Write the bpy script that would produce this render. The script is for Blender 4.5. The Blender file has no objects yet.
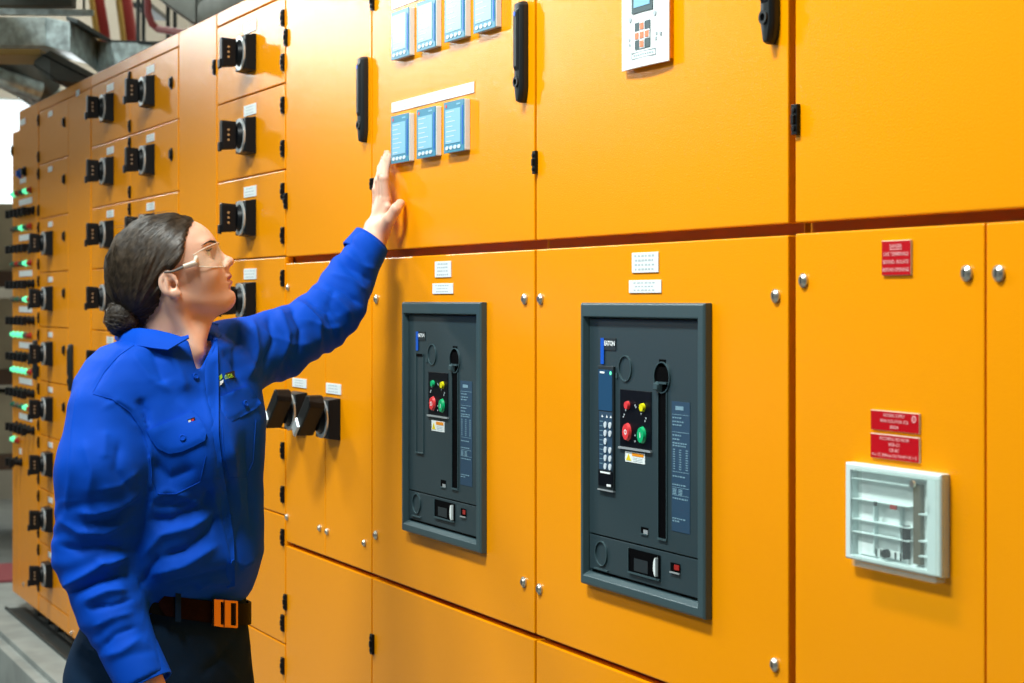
import bpy, bmesh, math, random
import numpy as np
from mathutils import Vector, Matrix
from mathutils.bvhtree import BVHTree

# ------------------------------------------------------------------ camera, world, lights, exposure
scene = bpy.context.scene
COL = scene.collection
F_PX = 1840.0
TAN_A = 874.0 / F_PX
ANG = math.atan(TAN_A)
CA, SA = math.cos(ANG), math.sin(ANG)
CAM = Vector((0.0, -1.388, 1.42))
HOR = 300.0
FW = Vector((-CA, SA, 0)); RT = Vector((SA, CA, 0)); UP = Vector((0, 0, 1))

cam_data = bpy.data.cameras.new('camera')
cam = bpy.data.objects.new('camera', cam_data)
COL.objects.link(cam)
cam.matrix_world = Matrix((( RT.x, 0, -FW.x, CAM.x), (RT.y, 0, -FW.y, CAM.y), (0, 1, 0, CAM.z), (0, 0, 0, 1)))
cam_data.sensor_width = 36.0
cam_data.lens = 36.0 * F_PX / 1024.0
cam_data.shift_y = -(341.5 - HOR) / 1024.0
cam_data.clip_start = 0.05
cam_data.dof.use_dof = True
cam_data.dof.focus_distance = 3.15
cam_data.dof.aperture_fstop = 8.0
scene.camera = cam

scene.view_settings.view_transform = 'Standard'
scene.view_settings.look = 'None'
scene.view_settings.gamma = 1.0
scene.view_settings.use_curve_mapping = False
scene.view_settings.exposure = -0.3

world = bpy.data.worlds.new('world'); scene.world = world
world.use_nodes = True
bg = world.node_tree.nodes['Background']
bg.inputs[0].default_value = (0.80, 0.95, 1.0, 1)
bg.inputs[1].default_value = 0.09

def area(name, loc, target, sx, sy, power, color=(0.93, 1.0, 0.97)):
    d = bpy.data.lights.new(name, 'AREA'); d.shape = 'RECTANGLE'; d.size = sx; d.size_y = sy
    d.energy = power; d.color = color
    o = bpy.data.objects.new(name, d); COL.objects.link(o); o.location = loc
    o.rotation_euler = (Vector(target) - Vector(loc)).to_track_quat('-Z', 'Y').to_euler()
    return o
area('flood_light_far', (-12.9, -2.85, 3.75), (-4.5, -0.3, 1.8), 0.42, 0.42, 135)
area('aisle_light_middle', (-6.0, -1.45, 4.0), (-5.6, -0.6, 0.6), 1.3, 0.25, 150)
area('aisle_light_near', (-2.3, -1.6, 4.1), (-2.4, -0.4, 1.0), 1.3, 0.28, 212)
area('fill_light_opposite', (-2.7, -3.3, 3.5), (-3.2, -0.6, 1.3), 1.2, 0.35, 58)  # added fill from the camera side for the face and shirt
area('window_light', (-13.2, 1.3, 2.45), (-8, 0.6, 1.0), 1.5, 0.6, 12, (0.9, 0.97, 1.0))
area('back_wall_fill', (-11.5, 1.0, 4.3), (-12.0, 2.2, 2.6), 2.5, 0.6, 90, (1.0, 0.97, 0.9))  # fill lamp added to brighten the beige wall and the ducts

# ------------------------------------------------------------------ geometry from the photograph's perspective
def ray(px, py):
    return FW + RT * ((px - 512) / F_PX) + UP * ((HOR - py) / F_PX)
def W(px, py, Z):
    return CAM + ray(px, py) * Z
def P(px, py, p=0.0):            # point on the plane p in front of the switchboard
    r = ray(px, py); t = (-p - CAM.y) / r.y
    return CAM + r * t
def X(px, p=0.0): return P(px, HOR, p).x
KV = 1.388 / CA
def ZV(v): return CAM.z - v * KV
def wz(px, py, p=0.0): return P(px, py, p).z

# ------------------------------------------------------------------ materials
MATS = {}
def mat(name, color, rough=0.5, metal=0.0, noise=0.0, nscale=20.0, bump=0.0, bscale=200.0, emit=None, estr=0.0, spec=0.5, stretch=None, coat=0.0, sheen=0.0, trans=0.0, color2=None, detail=3.0):
    m = bpy.data.materials.new(name); m.use_nodes = True
    nt = m.node_tree; b = nt.nodes['Principled BSDF']
    c = tuple(color) + (1,)
    b.inputs['Base Color'].default_value = c
    b.inputs['Roughness'].default_value = rough
    b.inputs['Metallic'].default_value = metal
    b.inputs['Specular IOR Level'].default_value = spec
    b.inputs['Coat Weight'].default_value = coat
    b.inputs['Sheen Weight'].default_value = sheen
    if trans: b.inputs['Transmission Weight'].default_value = trans
    if emit:
        b.inputs['Emission Color'].default_value = tuple(emit) + (1,)
        b.inputs['Emission Strength'].default_value = estr
    tc = nt.nodes.new('ShaderNodeTexCoord'); mp = nt.nodes.new('ShaderNodeMapping')
    nt.links.new(tc.outputs['Object'], mp.inputs[0])
    if stretch: mp.inputs['Scale'].default_value = stretch
    if noise > 0 or color2:
        n = nt.nodes.new('ShaderNodeTexNoise'); n.inputs['Scale'].default_value = nscale; n.inputs['Detail'].default_value = detail
        nt.links.new(mp.outputs[0], n.inputs[0])
        mx = nt.nodes.new('ShaderNodeMix'); mx.data_type = 'RGBA'
        c2 = tuple(color2) if color2 else tuple(x * (1 - noise) for x in color)
        mx.inputs[6].default_value = c; mx.inputs[7].default_value = c2 + (1,)
        cr = nt.nodes.new('ShaderNodeMapRange'); cr.inputs[1].default_value = 0.35; cr.inputs[2].default_value = 0.65
        nt.links.new(n.outputs[0], cr.inputs[0]); nt.links.new(cr.outputs[0], mx.inputs[0])
        nt.links.new(mx.outputs[2], b.inputs['Base Color'])
    if bump > 0:
        n2 = nt.nodes.new('ShaderNodeTexNoise'); n2.inputs['Scale'].default_value = bscale; n2.inputs['Detail'].default_value = 2
        nt.links.new(mp.outputs[0], n2.inputs[0])
        bp = nt.nodes.new('ShaderNodeBump'); bp.inputs['Strength'].default_value = bump; bp.inputs['Distance'].default_value = 0.002
        nt.links.new(n2.outputs[0], bp.inputs['Height']); nt.links.new(bp.outputs[0], b.inputs['Normal'])
    MATS[name] = m
    return m
M = MATS
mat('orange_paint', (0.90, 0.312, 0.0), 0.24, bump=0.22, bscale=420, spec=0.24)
mat('orange_frame_shaded', (0.50, 0.165, 0.0), 0.45, spec=0.4)  # same orange as the doors, darkened to paint in the shade of the gaps
mat('black_plastic', (0.004, 0.005, 0.006), 0.42, spec=0.22)
mat('handle_plastic', (0.010, 0.014, 0.016), 0.42, spec=0.4)
mat('dark_slot', (0.001, 0.001, 0.0015), 0.8, spec=0.03)
mat('silver_ring', (0.55, 0.60, 0.62), 0.35, 0.5)
mat('steel', (0.62, 0.60, 0.52), 0.32, 0.9)
mat('dark_steel', (0.05, 0.06, 0.06), 0.5, 0.6)
mat('label_white', (0.80, 0.86, 0.86), 0.45)
mat('label_ink', (0.45, 0.52, 0.55), 0.6)
mat('bezel_grey', (0.038, 0.072, 0.082), 0.42, bump=0.05, bscale=500)
mat('breaker_grey', (0.022, 0.042, 0.050), 0.45, bump=0.05, bscale=500)
mat('breaker_dark', (0.010, 0.018, 0.022), 0.5)
mat('panel_black', (0.002, 0.003, 0.006), 0.4, spec=0.12)
mat('red_button', (0.75, 0.045, 0.05), 0.35)
mat('green_button', (0.0, 0.42, 0.15), 0.35)
mat('yellow_button', (0.75, 0.70, 0.0), 0.35)
mat('data_blue', (0.018, 0.055, 0.105), 0.5)
mat('data_ink', (0.17, 0.30, 0.38), 0.5)
mat('brand_blue', (0.0, 0.09, 0.55), 0.4)
mat('white_ink', (0.85, 0.9, 0.92), 0.5)
mat('lcd_blue', (0.015, 0.06, 0.13), 0.3, emit=(0.04, 0.16, 0.35), estr=0.08, spec=0.2)
mat('warn_yellow', (0.8, 0.62, 0.0), 0.5)
mat('warn_orange', (0.85, 0.28, 0.0), 0.5)
mat('red_sign', (0.47, 0.0, 0.006), 0.5, spec=0.15)
mat('sign_ink', (0.85, 0.40, 0.40), 0.5)
mat('sign_edge', (0.85, 0.75, 0.62), 0.5)
mat('meter_white', (0.70, 0.74, 0.76), 0.45)
mat('meter_blue', (0.03, 0.24, 0.38), 0.35)
mat('meter_screen', (0.20, 0.42, 0.55), 0.25, emit=(0.30, 0.62, 0.85), estr=0.38)
mat('meter_screen_green', (0.18, 0.45, 0.50), 0.25, emit=(0.22, 0.66, 0.74), estr=0.38)
mat('button_white', (0.62, 0.70, 0.76), 0.4)
mat('panel_white', (0.82, 0.88, 0.88), 0.4)
mat('key_orange', (0.86, 0.22, 0.10), 0.45)
mat('key_grey', (0.06, 0.10, 0.11), 0.45)
mat('case_mint', (0.66, 0.77, 0.77), 0.4)
mat('case_inner', (0.78, 0.84, 0.83), 0.5, noise=0.12, nscale=30)
mat('strip_brown', (0.11, 0.09, 0.055), 0.5)
mat('lamp_green_on', (0.1, 0.8, 0.4), 0.3, emit=(0.15, 1.0, 0.50), estr=1.1)
mat('lamp_green_off', (0.02, 0.13, 0.08), 0.3)
mat('lamp_red', (0.35, 0.02, 0.015), 0.3)
mat('lamp_grey', (0.10, 0.09, 0.07), 0.35)
mat('concrete', (0.33, 0.36, 0.34), 0.8, noise=0.25, nscale=6, bump=0.3, bscale=40)
mat('floor_grey', (0.22, 0.24, 0.23), 0.75, noise=0.25, nscale=3, bump=0.2, bscale=30)
mat('wall_beige', (0.46, 0.44, 0.37), 0.85, noise=0.15, nscale=2)
mat('ceiling_beige', (0.44, 0.42, 0.36), 0.9, noise=0.15, nscale=2)
mat('galvanised', (0.74, 0.88, 0.88), 0.28, 0.45, noise=0.5, nscale=22, bump=0.15, bscale=25)
mat('dark_duct', (0.16, 0.17, 0.15), 0.55, 0.5, noise=0.35, nscale=8)
mat('pipe_red', (0.26, 0.02, 0.018), 0.45)
mat('pipe_yellow_and_reflection', (0.45, 0.27, 0.05), 0.5)  # ochre of the conduits, also paints the orange reflection under the large duct
mat('mat_red', (0.32, 0.07, 0.08), 0.9)
mat('rack_brown', (0.08, 0.045, 0.025), 0.6)
mat('carton_beige', (0.42, 0.38, 0.26), 0.8, noise=0.2, nscale=5)
mat('daylight', (0.9, 0.95, 1.0), 0.5, emit=(0.86, 0.96, 1.0), estr=1.5)
mat('sill_blue', (0.22, 0.32, 0.38), 0.6)
def clear_mat(name, tint, fac):
    m = bpy.data.materials.new(name); m.use_nodes = True; nt = m.node_tree; nt.nodes.clear()
    o = nt.nodes.new('ShaderNodeOutputMaterial'); mx = nt.nodes.new('ShaderNodeMixShader')
    t = nt.nodes.new('ShaderNodeBsdfTransparent'); g = nt.nodes.new('ShaderNodeBsdfPrincipled')
    t.inputs[0].default_value = (0.96, 0.99, 0.98, 1); g.inputs['Base Color'].default_value = tint + (1,); g.inputs['Roughness'].default_value = 0.12
    mx.inputs[0].default_value = fac
    nt.links.new(t.outputs[0], mx.inputs[1]); nt.links.new(g.outputs[0], mx.inputs[2]); nt.links.new(mx.outputs[0], o.inputs[0])
    M[name] = m
clear_mat('clear_cover', (0.72, 0.82, 0.82), 0.06)
clear_mat('clear_lens', (0.85, 0.80, 0.72), 0.07)

# ------------------------------------------------------------------ mesh building helpers
WLOC = {}
def register(o, w): WLOC[o.name] = Vector(w)
def tag(o, label=None, cat=None, group=None, kind=None):
    if label: o['label'] = label
    if cat: o['category'] = cat
    if group: o['group'] = group
    if kind: o['kind'] = kind
    return o
def empty(name, loc, label=None, cat=None, group=None):
    o = bpy.data.objects.new(name, None); COL.objects.link(o); o.location = loc; o.empty_display_size = 0.05
    register(o, loc); return tag(o, label, cat, group)
class MB:
    """collects shapes in world coordinates; build() links them as one mesh object"""
    def __init__(s): s.v = []; s.f = []
    def add(s, vs, fs):
        n = len(s.v); s.v += [tuple(v) for v in vs]; s.f += [tuple(i + n for i in f) for f in fs]; return s
    def box(s, x0, x1, y0, y1, z0, z1):
        return s.add([(x0,y0,z0),(x1,y0,z0),(x1,y1,z0),(x0,y1,z0),(x0,y0,z1),(x1,y0,z1),(x1,y1,z1),(x0,y1,z1)],
              [(0,3,2,1),(4,5,6,7),(0,1,5,4),(1,2,6,5),(2,3,7,6),(3,0,4,7)])
    def wbox(s, x0, x1, z0, z1, p0, p1):       # box on the wall, p = distance out of the door plane
        if x0 > x1: x0, x1 = x1, x0
        return s.box(x0, x1, -p1, -p0, z0, z1)
    def prism(s, pts, p0, p1):                  # polygon (x,z) counter-clockwise seen from the aisle, extruded between p0 and p1
        n = len(pts)
        vs = [(x, -p1, z) for x, z in pts] + [(x, -p0, z) for x, z in pts]
        fs = [tuple(range(n)), tuple(reversed(range(n, 2*n)))] + [(i, i+n, (i+1) % n + n, (i+1) % n) for i in range(n)]
        return s.add(vs, fs)
    def taper(s, pts0, pts1, p0, p1):           # back outline pts0 at p0, front outline pts1 at p1
        n = len(pts0)
        vs = [(x, -p1, z) for x, z in pts1] + [(x, -p0, z) for x, z in pts0]
        fs = [tuple(range(n)), tuple(reversed(range(n, 2*n)))] + [(i, i+n, (i+1) % n + n, (i+1) % n) for i in range(n)]
        return s.add(vs, fs)
    def disc(s, cx, cz, r, p0, p1, n=24, rz=None, r1=None):
        rz = rz or r; k = 1 if r1 is None else r1 / r
        a = [(cx + r*math.cos(2*math.pi*i/n), cz + rz*math.sin(2*math.pi*i/n)) for i in range(n)]
        b = [(cx + k*r*math.cos(2*math.pi*i/n), cz + k*rz*math.sin(2*math.pi*i/n)) for i in range(n)]
        return s.taper(a, b, p0, p1)
    def ring(s, cx, cz, ro, ri, p0, p1, n=28, asp=1.0):
        vs = []; fs = []
        for i in range(n):
            c, q = math.cos(2*math.pi*i/n), math.sin(2*math.pi*i/n)*asp
            vs += [(cx+ro*c, -p0, cz+ro*q), (cx+ro*c, -p1, cz+ro*q), (cx+ri*c, -p1, cz+ri*q), (cx+ri*c, -p0, cz+ri*q)]
        for i in range(n):
            j = (i+1) % n
            for k in range(4):
                l = (k+1) % 4
                fs.append((i*4+k, i*4+l, j*4+l, j*4+k))
        return s.add(vs, fs)
    def tube(s, pts, r, n=10, caps=True):
        pts = [Vector(p) for p in pts]; rs = r if isinstance(r, (list, tuple)) else [r]*len(pts)
        vs = []; fs = []; ref = Vector((0.13, 0.21, 0.97))
        for i, p in enumerate(pts):
            d = (pts[min(i+1, len(pts)-1)] - pts[max(i-1, 0)]).normalized()
            a = d.cross(ref)
            if a.length < 1e-3: a = d.cross(Vector((1, 0, 0)))
            a.normalize(); b = d.cross(a).normalized()
            for k in range(n):
                t = 2*math.pi*k/n
                vs.append(p + (a*math.cos(t) + b*math.sin(t))*rs[i])
        for i in range(len(pts)-1):
            for k in range(n):
                l = (k+1) % n
                fs.append((i*n+k, i*n+l, (i+1)*n+l, (i+1)*n+k))
        if caps: fs += [tuple(reversed(range(n))), tuple(range((len(pts)-1)*n, len(pts)*n))]
        return s.add(vs, fs)
    def hull(s, front, back):                   # two matching outlines of 3-D points
        n = len(front)
        fs = [tuple(range(n)), tuple(reversed(range(n, 2*n)))] + [(i, i+n, (i+1) % n + n, (i+1) % n) for i in range(n)]
        return s.add(list(front)+list(back), fs)
    def mesh(s, name, material, origin, bevel=0.0, smooth=False):
        me = bpy.data.meshes.new(name); me.from_pydata([tuple(Vector(v)-Vector(origin)) for v in s.v], [], s.f)
        bm = bmesh.new(); bm.from_mesh(me); bmesh.ops.recalc_face_normals(bm, faces=bm.faces)
        if bevel > 0:
            es = [e for e in bm.edges if len(e.link_faces) == 2 and e.calc_face_angle(0) > 0.5]
            bmesh.ops.bevel(bm, geom=es, offset=bevel, segments=2, affect='EDGES', profile=0.6, clamp_overlap=True)
        if smooth:
            for f in bm.faces: f.smooth = True
            for e in bm.edges:
                if len(e.link_faces) == 2 and e.calc_face_angle(0) > 0.65: e.smooth = False
        bm.to_mesh(me); bm.free()
        for m in (material if isinstance(material, (list, tuple)) else [material]): me.materials.append(M[m] if isinstance(m, str) else m)
        return me
    def build(s, name, material, parent=None, origin=None, bevel=0.0, smooth=False):
        if origin is None:
            a = np.array(s.v); lo, hi = a.min(0), a.max(0)
            origin = Vector(((lo[0]+hi[0])/2, (lo[1]+hi[1])/2, lo[2]))
        origin = Vector(origin)
        return link(name, s.mesh(name, material, origin, bevel, smooth), origin, parent)
def link(name, me, origin, parent=None):
    o = bpy.data.objects.new(name, me); COL.objects.link(o)
    if parent is not None:
        o.parent = parent; o.location = Vector(origin) - WLOC[parent.name]
    else: o.location = origin
    register(o, origin); return o
TXT = {}
def text_mesh(txt, height, bold=0.0):
    key = (txt, round(height, 5), bold)
    if key in TXT: return TXT[key]
    c = bpy.data.curves.new('lettering', 'FONT'); c.body = txt; c.size = height / 0.72; c.align_x = 'LEFT'; c.offset = bold; c.resolution_u = 2
    o = bpy.data.objects.new('lettering', c); COL.objects.link(o)
    bpy.context.view_layer.update()
    dg = bpy.context.evaluated_depsgraph_get(); ev = o.evaluated_get(dg); me = ev.to_mesh()
    vs = [(v.co.x, v.co.y) for v in me.vertices]; fs = [tuple(p.vertices) for p in me.polygons]
    ev.to_mesh_clear(); bpy.data.objects.remove(o); bpy.data.curves.remove(c)
    TXT[key] = (vs, fs); return TXT[key]
def letters(mb, txt, cx, cz, height, p, width=None, bold=0.0, rot=0.0):
    vs, fs = text_mesh(txt, height, bold)
    if not vs: return
    xs = [v[0] for v in vs]; ys = [v[1] for v in vs]
    w = max(xs)-min(xs); k = (width / w) if width else 1.0
    mx, my = (max(xs)+min(xs))/2, (max(ys)+min(ys))/2
    c, q = math.cos(rot), math.sin(rot)
    out = []
    for x, y in vs:
        a, b = (x-mx)*k, (y-my)
        out.append((cx + a*c - b*q, -p, cz + a*q + b*c))
    mb.add(out, fs)
# ------------------------------------------------------------------ the place: floor, plinth, walls, ceiling
def struct(name, mb, m, **k):
    o = mb.build(name, m, **k); o['kind'] = 'structure'; return o
struct('floor', MB().box(-13.6, 2.5, -4.5, 2.6, -0.12, 0.0), 'floor_grey')
pl = MB().box(-8.35, 1.6, -0.141, 1.4, 0.0, 0.160)
pl.box(-8.35, 1.6, -0.184, -0.1412, 0.0, 0.140)
struct('trim_plinth', pl, 'concrete', bevel=0.004)
struct('wall_back', MB().box(-13.6, 2.5, 2.3, 2.5, 0, 4.6), 'wall_beige')
struct('ceiling', MB().box(-13.6, 2.5, -4.5, 2.6, 4.6, 4.75), 'ceiling_beige')
fw = MB().box(-13.6, -13.4, -4.5, 2.3, 0, 2.08)
fw.box(-13.6, -13.4, -4.5, 0.4, 2.08, 4.6).box(-13.6, -13.4, 2.15, 2.3, 2.08, 4.6).box(-13.6, -13.4, 0.4, 2.15, 2.86, 4.6)
struct('wall_far', fw, 'wall_beige')
wn = struct('window_1', MB().box(-13.56, -13.52, 0.4, 2.15, 2.08, 2.86), 'daylight')
sl = MB().box(-13.39, -13.2, 0.35, 2.2, 2.02, 2.08).build('sill', 'sill_blue', wn)
tag(MB().box(-10.05, -9.45, -1.6, 1.6, 0.0, 0.012).build('floor_mat', 'mat_red'), 'dull red floor mat on the grey floor beyond the switchboard end', 'mat')
# storage rack with cartons far behind the end of the switchboard
rk = empty('storage_rack', (-11.4, 0.6, 0.0), 'brown steel storage rack with shelves far behind the switchboard end', 'rack')
for yy in (-0.6, 1.75):
    for xx in (-11.75, -11.05):
        MB().box(xx-0.03, xx+0.03, yy-0.03, yy+0.03, 0, 1.98).build('post', 'rack_brown', rk, bevel=0.003)
RZ = (0.42, 0.92, 1.50)
for zz in RZ:
    MB().box(-11.75, -11.05, -0.57, 1.72, zz, zz+0.09).build('shelf', 'rack_brown', rk, bevel=0.003)
rnd = random.Random(4)
wheres = ('bottom', 'middle', 'top')
for lv, zz in enumerate(RZ):
    for k, (ya, yb) in enumerate(((-0.5, 0.25), (0.33, 0.98), (1.04, 1.66))):
        h = (0.36, 0.42, 0.40)[lv] * (0.92, 1.0, 0.86)[k]
        ct = empty('carton', (-11.4, (ya+yb)/2, zz+0.09), '%s beige carton on the %s shelf of the storage rack' % (('leftmost', 'middle', 'rightmost')[k], wheres[lv]), 'box', 'cartons on the storage rack')
        MB().box(-11.7, -11.1, ya, yb, zz+0.0905, zz+0.0905+h).build('board', 'carton_beige', ct, bevel=0.006)
        MB().box(-11.096, -11.094, (ya+yb)/2-0.03, (ya+yb)/2+0.03, zz+0.10, zz+0.085+h).build('tape', 'strip_brown', ct)

# ------------------------------------------------------------------ switchboard
DEPTH = 0.85
ZTOP = ZV(-0.4948); ZBOT = ZV(0.777)
ROWS = [-0.4690 + 0.1337*k for k in range(11)]
def section(name, pa, pb, label, ztop=None, xb=None):
    xa = X(pa); xb = xb if xb is not None else X(pb); ztop = ztop or ZTOP
    r = empty(name, ((xa+xb)/2, 0.02, 0.16), label, 'cabinet', 'orange switchboard cabinets standing in one row')
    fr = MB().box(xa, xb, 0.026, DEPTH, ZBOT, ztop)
    fr.build('carcass', 'orange_frame_shaded', r)
    w = xb - xa
    for fx in (xa + min(0.09, w*0.3), xb - min(0.09, w*0.3)):
        for fy in (0.05, DEPTH-0.1):
            MB().box(fx-0.03, fx+0.03, fy, fy+0.06, 0.160, ZBOT).build('foot', 'dark_steel', r)
    r['_x'] = 0
    del r['_x']
    return r
def slab(name, parent, x0, x1, z0, z1, hole=None, p0=-0.022, p1=0.0, m='orange_paint', bevel=0.0022):
    mb = MB()
    if hole is None: mb.wbox(x0, x1, z0, z1, p0, p1)
    else:
        a, b, c, d = hole
        # one frame-shaped slab around the opening
        o = [(x0, z0), (x1, z0), (x1, z1), (x0, z1)]; i = [(a, c), (b, c), (b, d), (a, d)]
        vs = [(x, -p1, z) for x, z in o] + [(x, -p1, z) for x, z in i] + [(x, -p0, z) for x, z in o] + [(x, -p0, z) for x, z in i]
        fs = []
        for k in range(4):
            l = (k+1) % 4
            fs += [(k, l, l+4, k+4), (k+8, k+12, l+12, l+8), (k, k+8, l+8, l), (k+4, l+4, l+12, k+12)]
        mb.add(vs, fs)
    return mb.build(name, m, parent, origin=((x0+x1)/2, 0.0, z0), bevel=bevel)
def hinge(parent, x, z0, z1, w=0.011):
    mb = MB().wbox(x-w*0.5, x+w*0.5, z0, z1, 0.0002, 0.006)
    h = z1-z0
    mb.disc(x, z0+0.2*h, w*0.3, 0.006, 0.0085, 8).disc(x, z1-0.2*h, w*0.3, 0.006, 0.0085, 8)
    mb.wbox(x-w*0.25, x+w*0.25, z0+0.35*h, z1-0.35*h, 0.006, 0.0095)
    return mb.build('hinge', 'black_plastic', parent, bevel=0.0008)
def screw(parent, px, py, r=0.0095):
    q = P(px, py)
    mb = MB().disc(q.x, q.z, r, 0.0002, 0.003, 20).disc(q.x, q.z, r*0.93, 0.003, 0.0062, 20, r1=r*0.55)
    o = mb.build('latch_screw', 'steel', parent, smooth=True)
    MB().wbox(q.x-r*0.09, q.x+r*0.09, q.z-r*0.4, q.z+r*0.4, 0.0062, 0.0066).build('slot', 'dark_steel', o)
    return o
def latch(parent, px, py, r=0.011):
    q = P(px, py)
    mb = MB().disc(q.x, q.z, r*1.25, 0.0002, 0.004, 16, rz=r*1.7).disc(q.x, q.z, r*0.8, 0.004, 0.009, 12, rz=r*1.2)
    return mb.build('latch', 'black_plastic', parent, smooth=True)
def nameplate(parent, x0, x1, z0, z1, lines=2, name='nameplate', thing_label=None, text_cols=1):
    o = MB().wbox(x0, x1, z0, z1, 0.0002, 0.0018).build(name, 'label_white', parent, bevel=0.0004)
    w, h = x1-x0, z1-z0
    mb = MB(); rr = random.Random(int(abs(x0)*1e4 + z0*1e3))
    for c in range(text_cols):
        cx = x0 + w*(c+0.5)/text_cols; cw = w/text_cols
        for l in range(lines):
            zc = z1 - h*(l+0.75)/(lines+0.5); lw = cw*rr.uniform(0.28, 0.40) if text_cols == 1 else cw*rr.uniform(0.10, 0.2)
            n = 6
            for k in range(n):
                a = cx - lw + 2*lw*k/n
                mb.wbox(a, a + 2*lw/n*rr.uniform(0.5, 0.8), zc-h*0.05, zc+h*0.05, 0.0018, 0.0020)
    mb.build('lettering', 'label_ink', o)
    return o
def swing_handle(parent, px_left, py_top, length, py_scale=None, badge=True):
    """long black swing handle; px_left = left edge of its front, py_top = its top"""
    w = 0.027; q = P(px_left, py_top, 0.016)
    x0 = q.x; x1 = x0 + w; z1 = q.z; z0 = z1 - length; c = (x0+x1)/2
    def outline(g):
        return [(x0+g, z0+0.028), (x0+0.004+g, z0+0.010), (c-0.004, z0+g), (c+0.004, z0+g), (x1-0.004-g, z0+0.010), (x1-g, z0+0.028),
                (x1-g, z1-0.006), (x1-0.005, z1-g), (x0+0.005, z1-g), (x0+g, z1-0.006)]
    mb = MB().taper(outline(0.0), outline(0.0), 0.0002, 0.010).taper(outline(0.0), outline(0.0035), 0.010, 0.0165)
    o = mb.build('handle', 'handle_plastic', parent, bevel=0.0012, smooth=True)
    lv = MB().taper([(c-0.008, z0+0.055), (c+0.008, z0+0.055), (c+0.009, z1-0.012), (c-0.009, z1-0.012)],
                    [(c-0.006, z0+0.062), (c+0.006, z0+0.062), (c+0.006, z1-0.018), (c-0.006, z1-0.018)], 0.0165, 0.0205)
    lv.build('lever', 'handle_plastic', parent, bevel=0.001)
    MB().ring(c-0.001, z0+0.036, 0.0095, 0.0055, 0.0166, 0.0195, 18).build('keyhole', 'handle_plastic', parent, smooth=True)
    MB().disc(c-0.001, z0+0.036, 0.0045, 0.0166, 0.0175, 12).build('lock_barrel', 'dark_slot', parent)
    if badge: MB().disc(c, z1-0.022, 0.0042, 0.0206, 0.0212, 12).build('badge', 'brand_blue', parent)
    return o

# rotary switch: meshes made once, every further switch is a copy that shares them
def make_rotary(parent, x, z, s=1.0, rot=0.0, name='rotary_switch', big=False):
    """x = right edge of its square base, z = centre"""
    b = 0.092*s; cx = x - b/2
    base = MB().taper([(cx-b/2, z-b/2), (cx+b/2, z-b/2), (cx+b/2, z+b/2), (cx-b/2, z+b/2)],
                      [(cx-b*0.46, z-b*0.46), (cx+b*0.46, z-b*0.46), (cx+b*0.46, z+b*0.46), (cx-b*0.46, z+b*0.46)], 0.0003, 0.027*s)
    o = base.build(name, 'black_plastic', parent, origin=(cx, 0, z), bevel=0.002)
    MB().ring(cx, z, 0.043*s, 0.034*s, 0.0272*s, 0.031*s, 32).build('dial_ring', 'silver_ring', o, origin=(cx, 0, z), smooth=True)
    MB().disc(cx, z, 0.033*s, 0.0272*s, 0.041*s, 32, r1=0.027*s).build('collar', 'black_plastic', o, origin=(cx, 0, z), smooth=True)
    hw, hl = 0.015*s, (0.037 if not big else 0.050)*s
    c, q = math.cos(rot), math.sin(rot)
    def R(pts): return [(cx + a*c + b_*q, z - a*q + b_*c) for a, b_ in pts]
    up, dn = (0.074*s, 0.042*s) if big else (hl, hl)
    if big: hw = 0.019*s
    g0 = hl; hl = (up+dn)/2; sh = (up-dn)/2
    def R(pts): return [(cx + a*c + (b_+sh)*q, z - a*q + (b_+sh)*c) for a, b_ in pts]
    g = MB().taper(R([(-hw, -hl*0.93), (hw, -hl*0.93), (hw, hl*0.80), (hw*0.5, hl*0.93), (-hw*0.5, hl*0.93), (-hw, hl*0.80)]),
                   R([(-hw*0.85, -hl), (hw*0.85, -hl), (hw*0.85, hl*0.86), (hw*0.4, hl), (-hw*0.4, hl), (-hw*0.85, hl*0.86)]), 0.0413*s, (0.078 if big else 0.078)*s)
    g.build('grip', 'black_plastic', o, origin=(cx, 0, z), bevel=0.003)
    t = MB().taper(R([(-hw*0.7, -hl*1.12), (hw*0.7, -hl*1.12), (hw*0.7, -hl*0.45), (-hw*0.7, -hl*0.45)]),
                   R([(-hw*0.6, -hl*1.05), (hw*0.6, -hl*1.05), (hw*0.6, -hl*0.5), (-hw*0.6, -hl*0.5)]), (0.0783 if big else 0.0783)*s, (0.084 if big else 0.084)*s)
    tt = t.build('padlock_tab', 'silver_ring' if big else 'black_plastic', o, origin=(cx, 0, z), bevel=0.001)
    d = MB()
    for k in (-1, 0, 1):                      # three pale rivets in the side of the grip
        zz = z + k*0.0125*s
        pts = []
        n = 10; rr = 0.0030*s; xx = cx + hw*0.93*1.0 + 0.0012; pc = 0.062*s
        A = [(xx, -(pc + rr*math.cos(2*math.pi*i/n)), zz + rr*math.sin(2*math.pi*i/n)) for i in range(n)]
        B = [(xx-0.003, y, w) for _, y, w in A]
        d.hull(A, B)
    if not big: d.build('rivets', 'steel', o, origin=(cx, 0, z))
    return o
ROT0 = [None]
def rotary(parent, px_right, zc):
    x = X(px_right)
    if ROT0[0] is None:
        ROT0[0] = make_rotary(parent, x, zc); return ROT0[0]
    src = ROT0[0]; loc = Vector((x - 0.046, 0, zc))
    o = src.copy(); COL.objects.link(o); o.parent = parent; o.location = loc - WLOC[parent.name]; register(o, loc)
    for ch in src.children:
        c = ch.copy(); COL.objects.link(c); c.parent = o
    return o
G = 0.0016   # half of the gap between doors

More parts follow.
